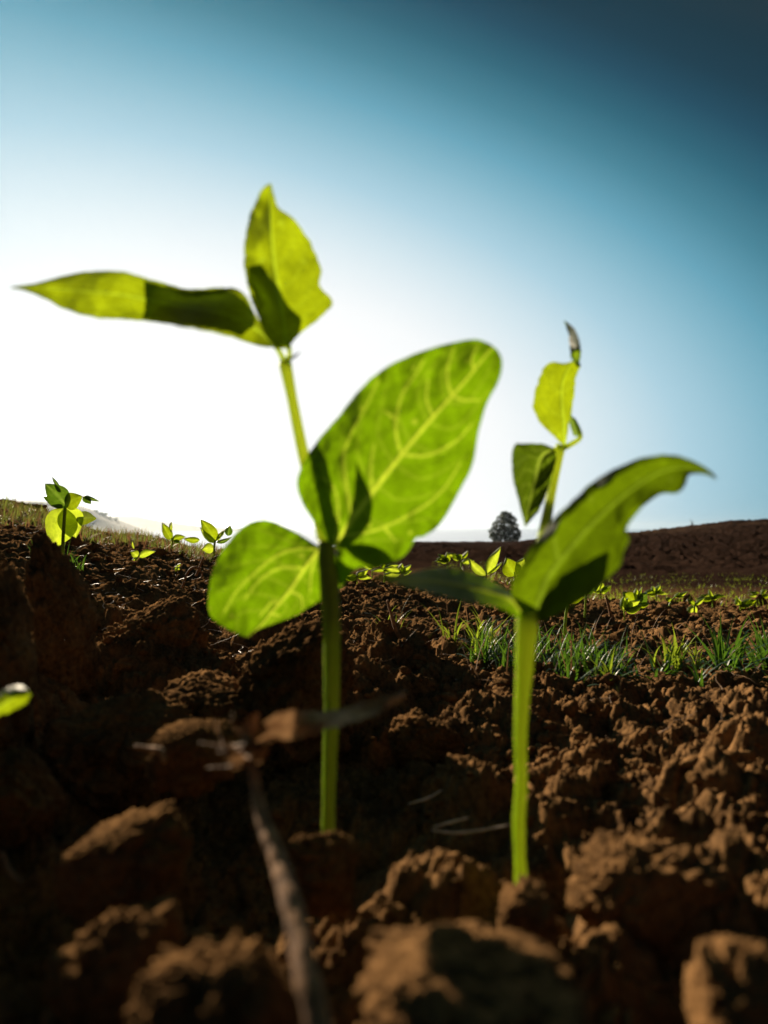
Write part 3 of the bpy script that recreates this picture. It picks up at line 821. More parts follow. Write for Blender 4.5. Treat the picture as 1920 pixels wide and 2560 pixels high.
# ---- right-hand seedling
T2 = base_thing('seedling', 'right-hand seedling in front, with a long hooked leaf and a thin upper shoot', 'seedling', (1305, 2260, .165), GS)
stem_px('stem', [(1300, 2330, .165), (1302, 2200, .165), (1297, 2060, .166), (1303, 1960, .1665), (1301, 1840, .167), (1309, 1700, .168), (1316, 1590, .168), (1318, 1530, .169)], [29, 30, 27, 31, 28, 31, 36, 46, 54], M_STEM_P, T2, ridges=.06, bumps=.10, n=120, sides=20)
leaf(left=[(1312, 1560), (1275, 1532), (1230, 1514), (1150, 1502), (1080, 1483), (1000, 1462), (930, 1441)],
     mid=[(1315, 1550), (1280, 1500), (1220, 1478), (1150, 1462), (1080, 1452), (1000, 1449), (930, 1440)],
     right=[(1320, 1545), (1300, 1500), (1260, 1470), (1205, 1440), (1140, 1421), (1080, 1420), (1000, 1436), (930, 1439)],
     dfun=lambda s, t: 0.169 - 0.010 * s + 0.012 * (t + 0.1) * np.sin(np.pi * np.clip(s, 0, 1)) ** .7,
     mat=M_LEAF, parent=T2, wave=.002, seed=9, autov=4, vw=4, midw=6)
leaf(left=[(1322, 1556), (1278, 1478), (1318, 1385), (1378, 1304), (1440, 1242), (1500, 1192), (1560, 1161), (1622, 1141), (1685, 1138), (1742, 1156), (1782, 1182), (1792, 1197)],
     mid=[(1335, 1560), (1362, 1460), (1410, 1390), (1470, 1320), (1530, 1262), (1590, 1215), (1650, 1180), (1710, 1168), (1760, 1180), (1792, 1198)],
     right=[(1345, 1560), (1400, 1532), (1452, 1502), (1505, 1462), (1550, 1412), (1557, 1382), (1573, 1350), (1567, 1320), (1602, 1272), (1650, 1234), (1692, 1232), (1712, 1214), (1722, 1188), (1762, 1186), (1791, 1199)],
     dfun=lambda s, t: 0.169 - 0.008 * s + 0.010 * np.clip(-t - .72, 0, 1) * np.sin(np.pi * np.clip(s, .0, 1)) - .002 * np.abs(t) - .004 * np.sin(3 * s),
     mat=M_LEAF_O, parent=T2, wave=.002, seed=10, autov=0, vw=6, midw=8, nu=130, nv=70, jag=3,
     veins=[[(1395, 1400), (1385, 1330), (1410, 1290)]])
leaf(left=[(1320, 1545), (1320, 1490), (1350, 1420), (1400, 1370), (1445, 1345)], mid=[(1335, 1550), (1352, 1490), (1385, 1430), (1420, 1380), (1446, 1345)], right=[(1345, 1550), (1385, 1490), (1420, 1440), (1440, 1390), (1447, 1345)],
     dfun=lambda s, t: 0.1705 - .001 * s, mat=M_LEAF_D, parent=T2, name='shadow_leaf', nu=30, nv=16, seed=11, wave=.001)  # hidden leaf added to cast a shadow onto the hooked leaf
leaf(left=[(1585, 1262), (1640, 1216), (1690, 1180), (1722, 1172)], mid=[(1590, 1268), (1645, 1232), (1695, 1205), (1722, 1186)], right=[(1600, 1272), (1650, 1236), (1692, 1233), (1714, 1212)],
     dfun=lambda s, t: 0.168 - .003 * s, mat=M_LEAF_D, parent=T2, name='shade_flap', nu=24, nv=12, seed=12)  # flap added behind the hook so that it turns dark
# upper shoot leaning back
stem_px('upper_stem', [(1330, 1500, .172), (1348, 1400, .182), (1366, 1300, .206), (1383, 1210, .224), (1398, 1130, .228), (1404, 1112, .228)], [34, 34, 28, 23, 21, 26], M_STEM_Y, T2, ridges=.06)
stem_px('petiole', [(1402, 1122, .228), (1425, 1112, .229), (1450, 1094, .230), (1446, 1070, .231), (1434, 1045, .232)], [16, 14, 12, 10, 6], M_STEM_Y, T2, sides=10, n=24)
stem_px('petiole', [(1402, 1120, .228), (1388, 1122, .227), (1372, 1124, .225)], [12, 9, 8], M_STEM_Y, T2, sides=10, n=12)
leaf(left=[(1388, 1122), (1360, 1110), (1330, 1108), (1300, 1108), (1284, 1114), (1279, 1150), (1283, 1200), (1296, 1250), (1312, 1316)],
     mid=[(1388, 1124), (1360, 1135), (1345, 1165), (1335, 1210), (1322, 1260), (1312, 1317)],
     right=[(1388, 1126), (1390, 1150), (1380, 1185), (1370, 1225), (1350, 1272), (1330, 1298), (1313, 1318)],
     dfun=lambda s, t: 0.226 - .010 * s - .009 * np.abs(t + .1) * np.sin(np.pi * s) + .0022 * np.sin(7 * t + 19 * s) * np.abs(t) - .010 * np.clip(-t, 0, 1), mat=M_LEAF_G, parent=T2, seed=13, wave=.008, autov=5, vw=4, midw=5, jag=3, label='dark glossy drooping leaf')
leaf(left=[(1410, 1116), (1376, 1082), (1346, 1052), (1333, 1010), (1344, 958), (1362, 916), (1382, 905), (1410, 908), (1430, 903)],
     mid=[(1412, 1116), (1410, 1060), (1405, 1010), (1406, 960), (1418, 925), (1436, 900)],
     right=[(1414, 1116), (1422, 1060), (1430, 1020), (1438, 960), (1444, 930), (1452, 915), (1448, 905), (1440, 898)],
     dfun=lambda s, t: 0.228 - .005 * s + .002 * t, mat=M_LEAF_Y, parent=T2, seed=14, wave=.0015, autov=3, vw=4, midw=5, jag=4)
leaf(left=[(1440, 915), (1426, 890), (1424, 860), (1420, 830), (1410, 802)], mid=[(1442, 917), (1440, 890), (1438, 860), (1428, 828), (1410, 802)], right=[(1446, 917), (1452, 890), (1450, 856), (1436, 822), (1411, 801)],
     dfun=lambda s, t: 0.223 + .009 * t * np.cos(5 * s) - .002 * s, mat=M_LEAF_O, parent=T2, name='curled_leaf_tip', seed=15, wave=.006, jag=3, nu=40, nv=16)
leaf(left=[(1434, 1090), (1424, 1060), (1420, 1035)], mid=[(1440, 1090), (1432, 1060), (1424, 1035)], right=[(1449, 1092), (1440, 1060), (1428, 1034)],
     dfun=lambda s, t: 0.231 + .002 * t, mat=M_LEAF_D, parent=T2, name='small_leaf', seed=16, nu=20, nv=10)

# ---- generic pieces for the smaller plants
def gleaf(base, tip, w, d0, d1, mat, parent, seed=0, bend=0.0, cup=0.002, nm='leaf', wide=0.42, autov=3, point=1.0, tw=0.0):
    b = np.array(base, float); t = np.array(tip, float); ax = t - b; ln = np.linalg.norm(ax); n = np.array([-ax[1], ax[0]]) / ln
    s = np.linspace(0, 1, 10)
    prof = np.sin(np.pi * s ** (math.log(.5) / math.log(wide))) ** .85 * (1 - .25 * s * (point))
    prof = prof / prof.max()
    M = b + np.outer(s, ax) + np.outer(np.sin(np.pi * s) * bend * ln, n)
    Lf = M + np.outer(prof * w / 2, n); Rt = M - np.outer(prof * w / 2, n)
    return leaf(Lf, M, Rt, lambda S, T: d0 + (d1 - d0) * S + cup * T * T + tw * T * np.sin(np.pi * S), mat, parent, seed=seed, nu=30, nv=14, autov=autov, vw=max(1.2, w * .045), midw=max(1.6, w * .06), wave=cup * .5, name=nm, relief=0)

def small_seedling(label, base, d, stem, leaves, group=GS, seed=0, sw=(6, 5)):
    """stem: list of (px,py); leaves: (bx,by,tx,ty,width,kind[,ddepth])"""
    zb = ground_z(np.array([(stem[0][0] - 960) / F * d]), np.array([d]))[0]
    T = base_thing('seedling', label, 'seedling', (stem[0][0], stem[0][1], d), group)
    stem_px('stem', [(a, b, d) for a, b in stem], sw, M_STEM, T, sides=8, n=16)
    for k, L_ in enumerate(leaves):
        bx, by, tx, ty, w, kd = L_[:6]
        dd = (L_[6] if len(L_) > 6 else 0.0) * d
        gleaf((bx, by), (tx, ty), w, d, d + dd, {'y': M_SPROUT, 'g': M_LEAF_Y, 'd': M_LEAF_D}[kd], T, seed=seed + k, bend=random.uniform(-.08, .08), cup=.005 * d, autov=3 if w > 20 else 0)
    return T

small_seedling('seedling with a pale heart-shaped leaf behind the tall dark clod at the left', None, .47, [(156, 1400), (158, 1340), (163, 1265)],
    [(163, 1268, 132, 1372, 82, 'y', .02), (160, 1268, 190, 1345, 66, 'y', .03), (168, 1266, 112, 1209, 56, 'd', -.04), (162, 1266, 207, 1240, 44, 'g', -.03), (156, 1265, 107, 1240, 26, 'd', .03),
     (148, 1218, 130, 1192, 9, 'd'), (207, 1242, 228, 1260, 20, 'd'), (207, 1240, 250, 1254, 10, 'd'), (190, 1300, 242, 1296, 34, 'g', .1)], seed=30, sw=(9, 8))
small_seedling('upright two-leaved seedling in grass by the water, right of the pale-leaved one', None, .95, [(430, 1372), (431, 1352), (429, 1345)],
    [(429, 1350, 405, 1306, 24, 'g'), (430, 1350, 464, 1342, 18, 'g'), (428, 1330, 429, 1302, 9, 'y'), (433, 1350, 452, 1356, 12, 'd')], seed=40, sw=(5, 4))
small_seedling('leafy seedling with one large upright leaf beside the lowest leaf of the tallest seedling', None, .85, [(535, 1390), (536, 1365), (538, 1350)],
    [(538, 1358, 501, 1298, 36, 'g'), (538, 1356, 500, 1318, 16, 'y'), (500, 1350, 457, 1346, 16, 'g'), (540, 1352, 556, 1326, 12, 'y'), (540, 1356, 580, 1342, 11, 'd'), (536, 1370, 502, 1372, 26, 'y'), (570, 1340, 575, 1312, 20, 'd'), (545, 1345, 562, 1322, 8, 'g')], seed=50, sw=(6, 5))
small_seedling('tiny bright seedling low in front of the grass at the left', None, .72, [(338, 1402), (344, 1394), (348, 1388)],
    [(346, 1392, 390, 1378, 18, 'y'), (346, 1392, 326, 1378, 20, 'y'), (344, 1394, 330, 1400, 10, 'y'), (335, 1372, 330, 1350, 7, 'y')], seed=60, sw=(4, 3))
small_seedling('two-leaved bright seedling standing between the big leaves of the two front seedlings', None, 1.05, [(1210, 1470), (1211, 1450), (1216, 1437)],
    [(1214, 1440, 1170, 1395, 22, 'y'), (1216, 1438, 1252, 1366, 26, 'y'), (1218, 1434, 1256, 1404, 10, 'y')], seed=70, sw=(5, 4))
small_seedling('round-leaved seedling half hidden by the hooked leaf', None, .9, [(1290, 1470), (1288, 1440), (1286, 1430)],
    [(1290, 1440, 1264, 1394, 44, 'g'), (1290, 1436, 1310, 1394, 34, 'y')], seed=74, sw=(5, 4))
small_seedling('pale thin-stemmed seedling right of the right-hand stem', None, .62, [(1410, 1595), (1414, 1545), (1420, 1500)],
    [(1420, 1502, 1462, 1490, 22, 'g'), (1420, 1502, 1392, 1488, 20, 'g'), (1421, 1500, 1434, 1470, 14, 'y')], seed=78, sw=(9, 7))
small_seedling('taller thin-stemmed seedling behind the hooked leaf', None, .78, [(1462, 1545), (1464, 1500), (1468, 1470)],
    [(1466, 1485, 1490, 1450, 26, 'd'), (1466, 1478, 1445, 1455, 20, 'g'), (1488, 1478, 1502, 1456, 12, 'y')], seed=82, sw=(6, 5))
small_seedling('bushy seedling with one round leaf in the grass at the right', None, .95, [(1590, 1530), (1590, 1515), (1588, 1500)],
    [(1590, 1510, 1556, 1480, 34, 'g'), (1592, 1510, 1618, 1482, 34, 'd'), (1592, 1505, 1590, 1470, 20, 'y'), (1590, 1512, 1560, 1512, 18, 'y'), (1592, 1514, 1624, 1510, 18, 'g'), (1592, 1505, 1606, 1466, 9, 'y')], seed=86, sw=(6, 5))
small_seedling('sparse seedling with pointed leaves right of the bushy one', None, 1.0, [(1672, 1515), (1680, 1500), (1690, 1490)],
    [(1688, 1492, 1720, 1478, 10, 'y'), (1685, 1494, 1700, 1480, 9, 'y'), (1680, 1500, 1662, 1496, 12, 'g'), (1690, 1490, 1712, 1492, 8, 'g')], seed=92, sw=(4, 3))
small_seedling('low bright seedling with a drooping leaf, farthest right of the small ones', None, .95, [(1735, 1545), (1736, 1520), (1738, 1508)],
    [(1738, 1512, 1762, 1494, 12, 'y'), (1738, 1514, 1722, 1548, 26, 'y'), (1738, 1512, 1718, 1500, 12, 'g'), (1738, 1530, 1712, 1538, 14, 'y')], seed=96, sw=(5, 4))
cx_ = [(1640, 1498, 1.3), (1780, 1512, 1.2), (1850, 1530, 1.1), (1500, 1492, 1.25), (1900, 1500, 1.5), (1560, 1545, .85), (892, 1462, .95), (960, 1440, 1.15), (1004, 1450, 1.1), (930, 1430, 1.25), (1118, 1418, 1.2), (1152, 1416, 1.15)]
lb_ = ['small seedling in the grass band between the bushy one and the sparse one', 'small seedling at the foot of the ploughed rise above the low bright seedling', 'small seedling in the grass band nearer the right edge', 'small seedling just right of the taller thin-stemmed one', 'tiny seedling high in the grass band at the right edge', 'small seedling on bare soil below the bushy round-leaved one', 'low wide seedling at the foot of the broad veined leaf', 'small pale seedling right of the low wide one', 'small seedling touching the tip of the flat leaf of the right-hand seedling',
       'smallest seedling directly under the edge of the broad veined leaf', 'feathery bright seedling behind the flat leaf of the right-hand seedling', 'round-tipped seedling beside the feathery one']
for k, ((x, y, d), lb) in enumerate(zip(cx_, lb_)):
    sc = .95 / d
    lv = []
    for q in range(6):
        a = random.uniform(-.2, 3.35); ln = random.uniform(30, 58) * sc
        lv.append((x + random.uniform(-3, 3), y - 18 * sc + random.uniform(-6, 4), x + math.cos(a) * ln, y - 20 * sc - math.sin(a) * ln * .55, random.uniform(13, 22) * sc, random.choice('yyg')))
    small_seedling(lb, None, d, [(x, y + 28 * sc), (x + 1, y), (x, y - 20 * sc)], lv, seed=100 + 8 * k, sw=(4, 3))
# leaf cut by the left edge
T3 = base_thing('seedling', 'seedling cut by the left edge, only the tip of one bright leaf showing', 'seedling', (-120, 2000, .165), GS)
stem_px('stem', [(-120, 2050, .165), (-118, 1900, .165), (-110, 1800, .165)], [34, 32, 26], M_STEM, T3)
leaf(left=[(-110, 1800), (-70, 1770), (-20, 1745), (20, 1718), (50, 1712), (62, 1716)], mid=[(-110, 1802), (-60, 1795), (0, 1765), (40, 1740), (78, 1735)], right=[(-110, 1804), (-50, 1812), (0, 1790), (40, 1772), (66, 1758), (78, 1737)],
     dfun=lambda s, t: .165 + .004 * t * t - .004 * s, mat=M_LEAF_Y, parent=T3, seed=17, wave=.004, autov=4, jag=5)
# small sprout on the dark slope
small_seedling('tiny two-leaf sprout on the dark slope left of the lowest leaf', None, .62, [(440, 1428), (441, 1420), (442, 1414)],
    [(442, 1416, 452, 1408, 7, 'y'), (442, 1416, 436, 1424, 9, 'g'), (442, 1418, 450, 1424, 8, 'y')], seed=150, sw=(3, 2))

# ------------------------------------------------------------------ grass
def blades(bases, length, width, lean, n=7, curl=1.0, seed=0):
    r = np.random.default_rng(seed)
    VS, FS, off = [], [], 0
    s = np.linspace(0, 1, n)
    for k, b in enumerate(bases):
        L_ = length * r.uniform(.5, 1.25); w = width * r.uniform(.7, 1.2)
        az = r.uniform(0, 2 * math.pi); th = abs(r.normal(0, lean)) + .05; cu = r.uniform(.1, 1.0) * curl
        ang = th + cu * s ** 1.5
        ds = L_ / (n - 1)
        hx = np.r_[0, np.cumsum(np.sin(ang[:-1]) * ds)]; hz = np.r_[0, np.cumsum(np.cos(ang[:-1]) * ds)]
        d = np.array([math.cos(az), math.sin(az), 0]); sd_ = np.array([-math.sin(az), math.cos(az), 0])
        tw = r.uniform(-.8, .8)
        C = b + np.outer(hx, d) + np.outer(hz, [0, 0, 1])
        W = w * (1 - s ** 2.2) * (.55 + .45 * np.sin(np.pi * np.clip(s + .15, 0, 1))) / 2 + w * .01
        side = np.outer(np.cos(tw * s), sd_) + np.outer(np.sin(tw * s), d * .6 + np.array([0, 0, .3]))
        up = np.array([0, 0, 1]) * 1.0
        V = np.stack([C - side * W[:, None], C - np.outer(W * .35, d) * 1.0 * -1, C + side * W[:, None]], 1).reshape(-1, 3)
        i = np.arange(n - 1)[:, None] * 3; j = np.array([[0, 1]])
        a = i + j
        FS.append((np.stack([a, a + 1, a + 4, a + 3], -1).reshape(-1, 4)) + off)
        VS.append(V); off += len(V)
    return np.vstack(VS), np.vstack(FS)

def px_ground(px, d):
    """point on the soil under column px at depth d"""
    px = np.atleast_1d(np.asarray(px, float)); d = np.atleast_1d(np.asarray(d, float))
    x = (px - 960) / F * d; y = d * np.ones_like(x)
    return np.stack([x, y, ground_z(x, y)], 1)

def tuft(label, px, d, spread, nb, length, width, mat, seed, lean=.55, curl=2.3):
    r = np.random.default_rng(seed)
    c = px_ground(px, d)[0]
    nc = max(2, nb // 12)
    cc = r.normal(0, 1, (nc, 2)) * np.array([spread, spread * .9])
    xy = c[:2] + cc[r.integers(0, nc, nb)] + r.normal(0, spread * .16, (nb, 2))
    b = np.stack([xy[:, 0], xy[:, 1], ground_z(xy[:, 0], xy[:, 1], False) - .001], 1)
    V, Fc = blades(b, length, width, lean, seed=seed + 1, curl=curl)
    o = mesh_obj('grass_tuft', V, Fc, mat)
    set_origin(o, c)
    tag(o, label, 'grass tuft', 'grass tufts on the soil')
tuft('bright grass tuft with outspread blades left of the right-hand stem', 1170, .53, .020, 60, .046, .0016, M_GRASS, 1, .8)
tuft('dark blue-green grass mat immediately right of the right-hand stem', 1400, .50, .030, 280, .031, .0018, M_GRASS_B, 2, 1.0)
tuft('dark grass tuft with lit tips in the middle of the right-hand grass', 1480, .47, .024, 150, .034, .0020, M_GRASS_B, 3, .9)
tuft('pair of upright sunlit blades on the crumbly mound', 1640, .47, .004, 9, .036, .0024, M_GRASS, 4, .5)
tuft('short dense sunlit grass tuft on the crumbly mound', 1700, .47, .010, 50, .026, .0026, M_GRASS, 5, .4)
tuft('broad-bladed grass tuft near the right edge of the photo', 1800, .46, .016, 80, .046, .0026, M_GRASS_B, 6, .8)
tuft('tall grass tuft cut by the right edge of the photo', 1915, .50, .014, 60, .042, .0026, M_GRASS_B, 7, .5)
tuft('sprawling small grass tuft in front of the right-hand grass', 1550, .41, .006, 18, .028, .0018, M_GRASS, 8, 1.1)
tuft('sparse thin grass between the two front seedlings', 1030, .55, .014, 22, .036, .0012, M_GRASS, 9, .9)
tuft('blue-green mat of grass behind the right-hand stem', 1270, .51, .024, 170, .030, .0016, M_GRASS_B, 10, 1.0)
tuft('thin upright grass left of the pale-leaved seedling', 130, .62, .022, 40, .022, .0018, M_GRASS_B, 11, .4)

def field(name, label, pxr, dr, nb, length, width, mat, seed, lean=.6, grow=0.5):
    r = np.random.default_rng(seed)
    px = r.uniform(pxr[0], pxr[1], nb * 3); d = np.exp(r.uniform(math.log(dr[0]), math.log(dr[1]), nb * 3))
    x = (px - 960) / F * d
    q = np.stack([x * 5, d * 5, np.zeros_like(x)], 1)
    keep = fbm(q, 3, seed) > r.uniform(-.5, .25, len(x))
    x, d = x[keep][:nb], d[keep][:nb]
    b = np.stack([x, d, ground_z(x, d, False) - .001], 1)
    V, Fc = blades(b, length, width, lean, seed=seed + 1, n=5)
    o = mesh_obj(name, V, Fc, mat)
    tag(o, label, 'grass', kind='stuff')
field('grass', 'yellow-green grass over the sloping bank at the left', (-700, 640), (1.0, 1.5), 5600, .026, .0022, M_GRASS_O, 21, lean=1.1)
field('grass', 'dry bleached grass mixed into the green on the bank at the left', (-700, 640), (.95, 1.5), 3000, .028, .0022, M_STRAW, 25, lean=1.2)
field('grass', 'dry bleached blades lying among the green grass at the right', (980, 1960), (.42, .75), 170, .030, .0012, M_STRAW, 27, lean=1.25)
field('grass', 'short grass in a low band at the foot of the ploughed rise at the right', (1080, 2600), (1.3, 5.5), 4500, .020, .0022, M_GRASS, 23)

# ------------------------------------------------------------------ straw, twigs, roots
def straw(name, label, cat, pts, w, mat, group=None, flat=None, sides=8, n=24, bumps=.2):
    o = stem_px(name, pts, w, mat, None, sides=sides, n=n, bumps=bumps)
    set_origin(o, P(*pts[0])); tag(o, label, cat, group)
    return o
straw('dry_twig', 'thick blurred dry twig rising from the bottom edge of the photo', 'twig', [(810, 2620, .088), (775, 2480, .094), (745, 2330, .103), (705, 2180, .115), (665, 2070, .125), (640, 1980, .132), (628, 1900, .135)], [66, 64, 58, 50, 40, 32, 22], M_TWIG, None, n=60, sides=14, bumps=.18)
# crumpled dry leaf lying across the twig
T4 = base_thing('dry_leaf', 'crumpled brown dry leaf held across the top of the blurred twig', 'dry leaf', (630, 1880, .14))
leaf(left=[(630, 1835), (680, 1790), (740, 1775), (820, 1778), (900, 1758), (1015, 1728)], mid=[(630, 1850), (690, 1822), (750, 1815), (830, 1800), (910, 1778), (1015, 1732)], right=[(632, 1866), (700, 1850), (760, 1846), (840, 1818), (920, 1795), (1018, 1745)],
     dfun=lambda s, t: .140 + .010 * s + .006 * t * np.cos(5 * s), mat=M_STRAW, parent=T4, name='blade', seed=20, wave=.006, jag=8, nu=60, nv=24)
leaf(left=[(625, 1900), (560, 1850), (540, 1830), (536, 1800)], mid=[(622, 1880), (580, 1880), (555, 1850), (540, 1800)], right=[(620, 1905), (580, 1925), (560, 1890), (545, 1800)],
     dfun=lambda s, t: .138 + .006 * s + .005 * t, mat=M_STRAW, parent=T4, name='curled_lobe', seed=21, wave=.006, jag=8, nu=40, nv=20)
leaf(left=[(622, 1880), (600, 1830), (625, 1790), (645, 1780)], mid=[(626, 1882), (620, 1835), (636, 1795), (646, 1782)], right=[(636, 1880), (640, 1840), (646, 1800), (648, 1784)],
     dfun=lambda s, t: .139 + .004 * s + .004 * t, mat=M_TWIG, parent=T4, name='curled_lobe', seed=22, wave=.004, jag=5, nu=30, nv=14)
leaf(left=[(612, 1905), (640, 1880), (668, 1862)], mid=[(612, 1912), (645, 1896), (670, 1870)], right=[(615, 1918), (650, 1908), (672, 1878)],
     dfun=lambda s, t: .137 + .003 * t, mat=M_STRAW, parent=T4, name='curled_lobe', seed=23, wave=.002, jag=3, nu=20, nv=10)
for k_ in range(9):
    q0 = (632 + random.uniform(-14, 14), 1880 + random.uniform(-25, 15), .138)
    a_ = random.uniform(2.2, 6.6); l_ = random.uniform(40, 110)
    q1 = (q0[0] + math.cos(a_) * l_ * .6, q0[1] + math.sin(a_) * l_ * .5 - 12, .140)
    q2 = (q0[0] + math.cos(a_ + .5) * l_ * 1.3, q0[1] + math.sin(a_ + .5) * l_ * .8, .142)
    stem_px('frayed_fibre', [q0, q1, q2], [9, 7, 3], M_TWIG if k_ % 2 else M_STRAW, T4, sides=6, n=14, bumps=.4)
GST = 'dry straws and fibres lying on the soil'
straw('straw', 'pale straw lying level across the shadow left of the right-hand stem, lower of two', 'straw', [(1080, 2076, .205), (1140, 2082, .203), (1200, 2076, .202), (1275, 2062, .201)], [4, 7, 6, 2], M_ROOT, GST)
straw('straw', 'pale bent straw just above the lower one left of the right-hand stem', 'straw', [(1082, 2068, .206), (1125, 2056, .206), (1172, 2044, .206)], [3, 7, 3], M_ROOT, GST)
straw('straw', 'short straw up-left of the two level ones', 'straw', [(1020, 2010, .22), (1070, 1995, .222), (1105, 1975, .225)], [3, 6, 3], M_ROOT, GST)
straw('straw', 'tan straw on the soil right of the pitted tan clod', 'straw', [(1695, 1838, .33), (1740, 1845, .33), (1785, 1862, .33)], [5, 6, 4], M_STRAW, GST)
straw('straw', 'short pale straw in the dark hollow at the left edge', 'straw', [(4, 2130, .15), (25, 2180, .148), (58, 2210, .146)], [8, 11, 6], M_STRAW, GST)
straw('dry_twig', 'pale short twig poking out left of the crumpled dry leaf', 'twig', [(336, 1866, .17), (370, 1872, .17), (400, 1878, .168), (412, 1905, .166)], [10, 14, 18, 10], M_TWIG, 'dry twigs')
straw('dry_twig', 'thin dark upright twig behind the right-hand grass', 'twig', [(1530, 1570, .8), (1525, 1530, .8), (1514, 1488, .8)], [9, 8, 5], M_TWIG, 'dry twigs')
straw('dry_twig', 'thin dark twig leaning in front of the reddish peaked clod', 'twig', [(1000, 1600, .45), (985, 1560, .45), (968, 1500, .45)], [12, 9, 6], M_TWIG, 'dry twigs')
straw('straw', 'orange-brown curl of dry stem above the dome-shaped clod', 'straw', [(455, 1470, .6), (470, 1430, .6), (488, 1418, .6), (505, 1432, .6), (500, 1446, .6), (480, 1450, .6)], [6, 6, 6, 5, 4, 3], M_STRAW, GST, n=40)
straw('straw', 'orange-brown dry stem standing by the leafy seedling at the left', 'straw', [(490, 1440, .62), (500, 1415, .62), (508, 1392, .62)], [7, 6, 4], M_STRAW, GST)
def fibre_patch(label, pxr, pyr, dfn, n, ln, w, mat, seed):
    """loose pale roots and straw bits, one object per patch"""
    r = np.random.default_rng(seed)
    VS, FS, off = [], [], 0
    for k in range(n):
        px = r.uniform(*pxr); d = dfn(r)
        c = px_ground(px, d)[0] + np.array([0, 0, .002])
        a = r.uniform(0, 6.28); L_ = ln * r.uniform(.3, 1.3); m = 10
        ang = a + np.cumsum(r.normal(0, .35, m)); el_ = np.cumsum(r.normal(0, .3, m)) * .5 + .2
        st = np.stack([np.cos(ang) * np.cos(el_), np.sin(ang) * np.cos(el_), np.sin(el_) * .6], 1) * L_ / m
        C = c + np.cumsum(st, 0); C[:, 2] = np.maximum(C[:, 2], c[2] - .002)
        T = np.gradient(C, axis=0); T /= np.linalg.norm(T, axis=1)[:, None] + 1e-9
        u = np.cross(T, [0, 0, 1.0]); u /= np.linalg.norm(u, axis=1)[:, None] + 1e-9; q = np.cross(T, u)
        R = w * r.uniform(.5, 1.2) * (1 - .6 * np.linspace(0, 1, m))[:, None] / 2
        V = np.stack([C + u * R, C + q * R, C - u * R, C - q * R], 1).reshape(-1, 3)
        i = np.arange(m - 1)[:, None] * 4; j = np.arange(4)[None, :]; j2 = (j + 1) % 4
        FS.append(np.stack([i + j, i + j2, i + 4 + j2, i + 4 + j], -1).reshape(-1, 4) + off); VS.append(V); off += len(V)
    o = mesh_obj('dry_fibres', np.vstack(VS), np.vstack(FS), mat)
    tag(o, label, 'dry fibres', kind='stuff')
fibre_patch('tangled pale roots and straw bits on the dark slope at the left', (60, 640), None, lambda r: math.exp(r.uniform(math.log(.42), math.log(1.1))), 260, .022, .0005, M_ROOT, 3)
fibre_patch('thin straw bits scattered over the soil at the right', (900, 1920), None, lambda r: math.exp(r.uniform(math.log(.3), math.log(1.3))), 160, .018, .0005, M_STRAW, 5)

# ------------------------------------------------------------------ trees
def crown_mesh(blobs, n, leafsz, seed):
    r = np.random.default_rng(seed)
    w = np.array([b[3] ** 2 for b in blobs]); w = w / w.sum()
    VS = []
    idx = r.choice(len(blobs), n, p=w)
    B = np.array(blobs)[idx]
    d = r.normal(0, 1, (n, 3)); d /= np.linalg.norm(d, axis=1)[:, None]
    rad = B[:, 3] * r.uniform(.35, 1.08, n) ** .6
    nz = fbm(d * 2.2 + B[:, :3], 3, seed)
    c = B[:, :3] + d * (rad * (1 + .25 * nz))[:, None] * np.array([1, 1, .9])
    a = r.normal(0, 1, (n, 3)); a /= np.linalg.norm(a, axis=1)[:, None]
    b = np.cross(a, r.normal(0, 1, (n, 3))); b /= np.linalg.norm(b, axis=1)[:, None]
    s = leafsz * r.uniform(.5, 1.3, n)[:, None]
    V = np.stack([c - a * s, c - b * s * .5, c + a * s, c + b * s * .5], 1).reshape(-1, 3)
    Fc = np.arange(n * 4).reshape(-1, 4)
    return V, Fc
def big_tree():
    D = 150.0
    c = P(1262, 1357, D)
    T = thing('tree', 'lone round dark tree on the skyline between the two front seedlings', 'tree', Vector(c))
    blobs = []
    r = np.random.default_rng(9)
    u = D / F
    def B(px, py, rp): blobs.append(((px - 1262) * u, r.uniform(-1.2, 1.2), (1357 - py) * u, rp * u))
    for q in [(1266, 1292, 15), (1252, 1298, 12), (1280, 1300, 13), (1244, 1314, 14), (1270, 1314, 18), (1288, 1316, 12), (1238, 1330, 15), (1262, 1330, 18), (1286, 1332, 15), (1232, 1340, 11), (1248, 1342, 12), (1276, 1343, 13), (1290, 1340, 10), (1262, 1284, 8), (1276, 1286, 7), (1240, 1350, 9), (1258, 1351, 9), (1276, 1351, 9), (1290, 1350, 7)]: B(*q)
    V, Fc = crown_mesh(blobs, 8500, .19, 5)
    V = V + np.array(c)
    V[:, 2] = np.maximum(V[:, 2], c[2] + .05)
    mesh_obj('crown', V, Fc, M_CROWN, T, smooth=False)
    base = np.array(c)
    tr = tube('trunk', [base + [0, 0, -.4], base + [.05, 0, .8], base + [.1, 0, 2.2], base + [0, 0, 4.2]], [.34, .27, .2, .06], M_BARK, T, sides=10, n=14)
    for k, (dx, dz, z0) in enumerate([(-1.8, 3.2, 1.0), (1.9, 3.2, 1.2), (-1.0, 4.8, 2.0), (1.1, 4.6, 2.2)]):
        tube('limb', [base + [0.05, 0, z0], base + [dx * .5, .3 * (-1) ** k, (z0 + dz) / 2], base + [dx, .5 * (-1) ** k, dz]], [.13, .09, .03], M_BARK, T, sides=8, n=10)
    return T
big_tree()
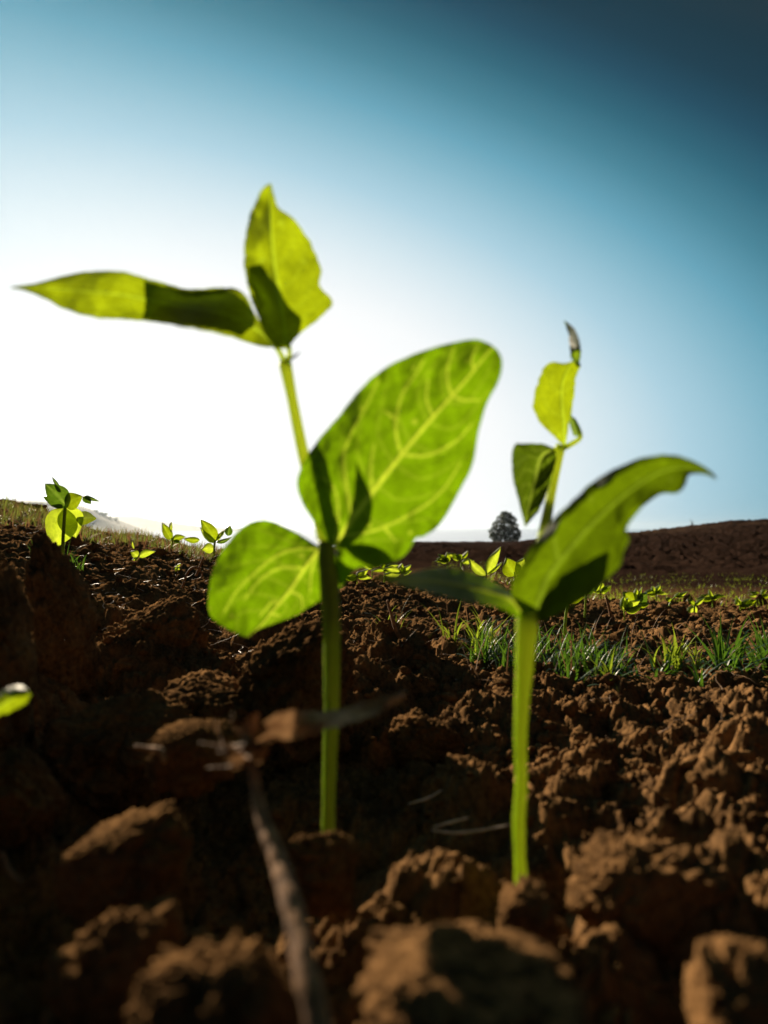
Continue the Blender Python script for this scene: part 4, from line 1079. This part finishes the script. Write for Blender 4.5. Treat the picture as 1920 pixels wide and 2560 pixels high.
def far_tree(px, ybase, hp, D, seed, label):
    c = P(px, ybase, D); u = D / F
    T = thing('tree', label, 'tree', Vector(c), 'tiny pale trees on the far ridge')
    r = np.random.default_rng(seed)
    blobs = [(r.uniform(-.5, .5) * hp * u, r.uniform(-1, 1), hp * u * r.uniform(.65, .85), hp * u * r.uniform(.22, .34)) for _ in range(6)]
    V, Fc = crown_mesh(blobs, 500, .9, seed)
    mesh_obj('crown', V + np.array(c), Fc, M_CROWN, T, smooth=False)
    b = np.array(c)
    tube('trunk', [b + [0, 0, -2], b + [.1, 0, hp * u * .4], b + [0, 0, hp * u * .7]], [.5, .4, .2], M_BARK, T, sides=8, n=8)
for k, (x, y, h, lb) in enumerate([(240, 1286, 12, 'pale tree at the upper end of the far ridge'), (252, 1289, 9, 'second pale tree down the far ridge'), (263, 1293, 11, 'third pale tree down the far ridge'),
                                   (275, 1299, 8, 'small pale tree near the lower end of the far ridge'), (222, 1280, 8, 'highest of the small trees on the far ridge'), (290, 1303, 8, 'lowest pale tree on the far ridge by the water')]):
    far_tree(x, y + 1, h, 790, 40 + k, lb)
def bare_shrub(px, d, hp, label, seed):
    c = P(px, 0, d); gx, gy = c[0], c[1]
    c = np.array([gx, gy, ground_z(np.array([gx]), np.array([gy]))[0]])
    u = d / F; r = np.random.default_rng(seed)
    T = thing('bare_shrub', label, 'shrub', Vector(c), 'leafless shrubs on the rise')
    for k in range(5):
        dx = r.uniform(-.5, .5) * hp * u; hz = hp * u * r.uniform(.5, 1.1)
        tube('branch', [c + [0, 0, -.05], c + [dx * .4, 0, hz * .5], c + [dx, .1, hz]], [.03, .02, .008], M_BARK, T, sides=6, n=8)
bare_shrub(1716, 66, 16, 'leafless twiggy shrub on the crest of the rise at the right', 1)
bare_shrub(1640, 66, 8, 'smaller leafless shrub left of the twiggy one on the crest', 2)

# ------------------------------------------------------------------ haze over the lake and far shore
def haze():
    vs = np.array([[x, y, z] for x in (-9500, 9500) for y in (-9500, 9500) for z in (-22, 62)], float)
    fs = np.array([[0, 1, 3, 2], [4, 6, 7, 5], [0, 4, 5, 1], [2, 3, 7, 6], [0, 2, 6, 4], [1, 5, 7, 3]])
    m, N, L = new_mat('haze')
    out = N.new('ShaderNodeOutputMaterial'); v_ = N.new('ShaderNodeVolumePrincipled')
    v_.inputs['Color'].default_value = (.72, .86, 1, 1)
    v_.inputs['Density'].default_value = 0.00008
    v_.inputs['Anisotropy'].default_value = 0.65
    L.new(v_.outputs[0], out.inputs['Volume'])
    o = mesh_obj('haze', vs, fs, m, smooth=False)
    tag(o, kind='stuff')
haze()
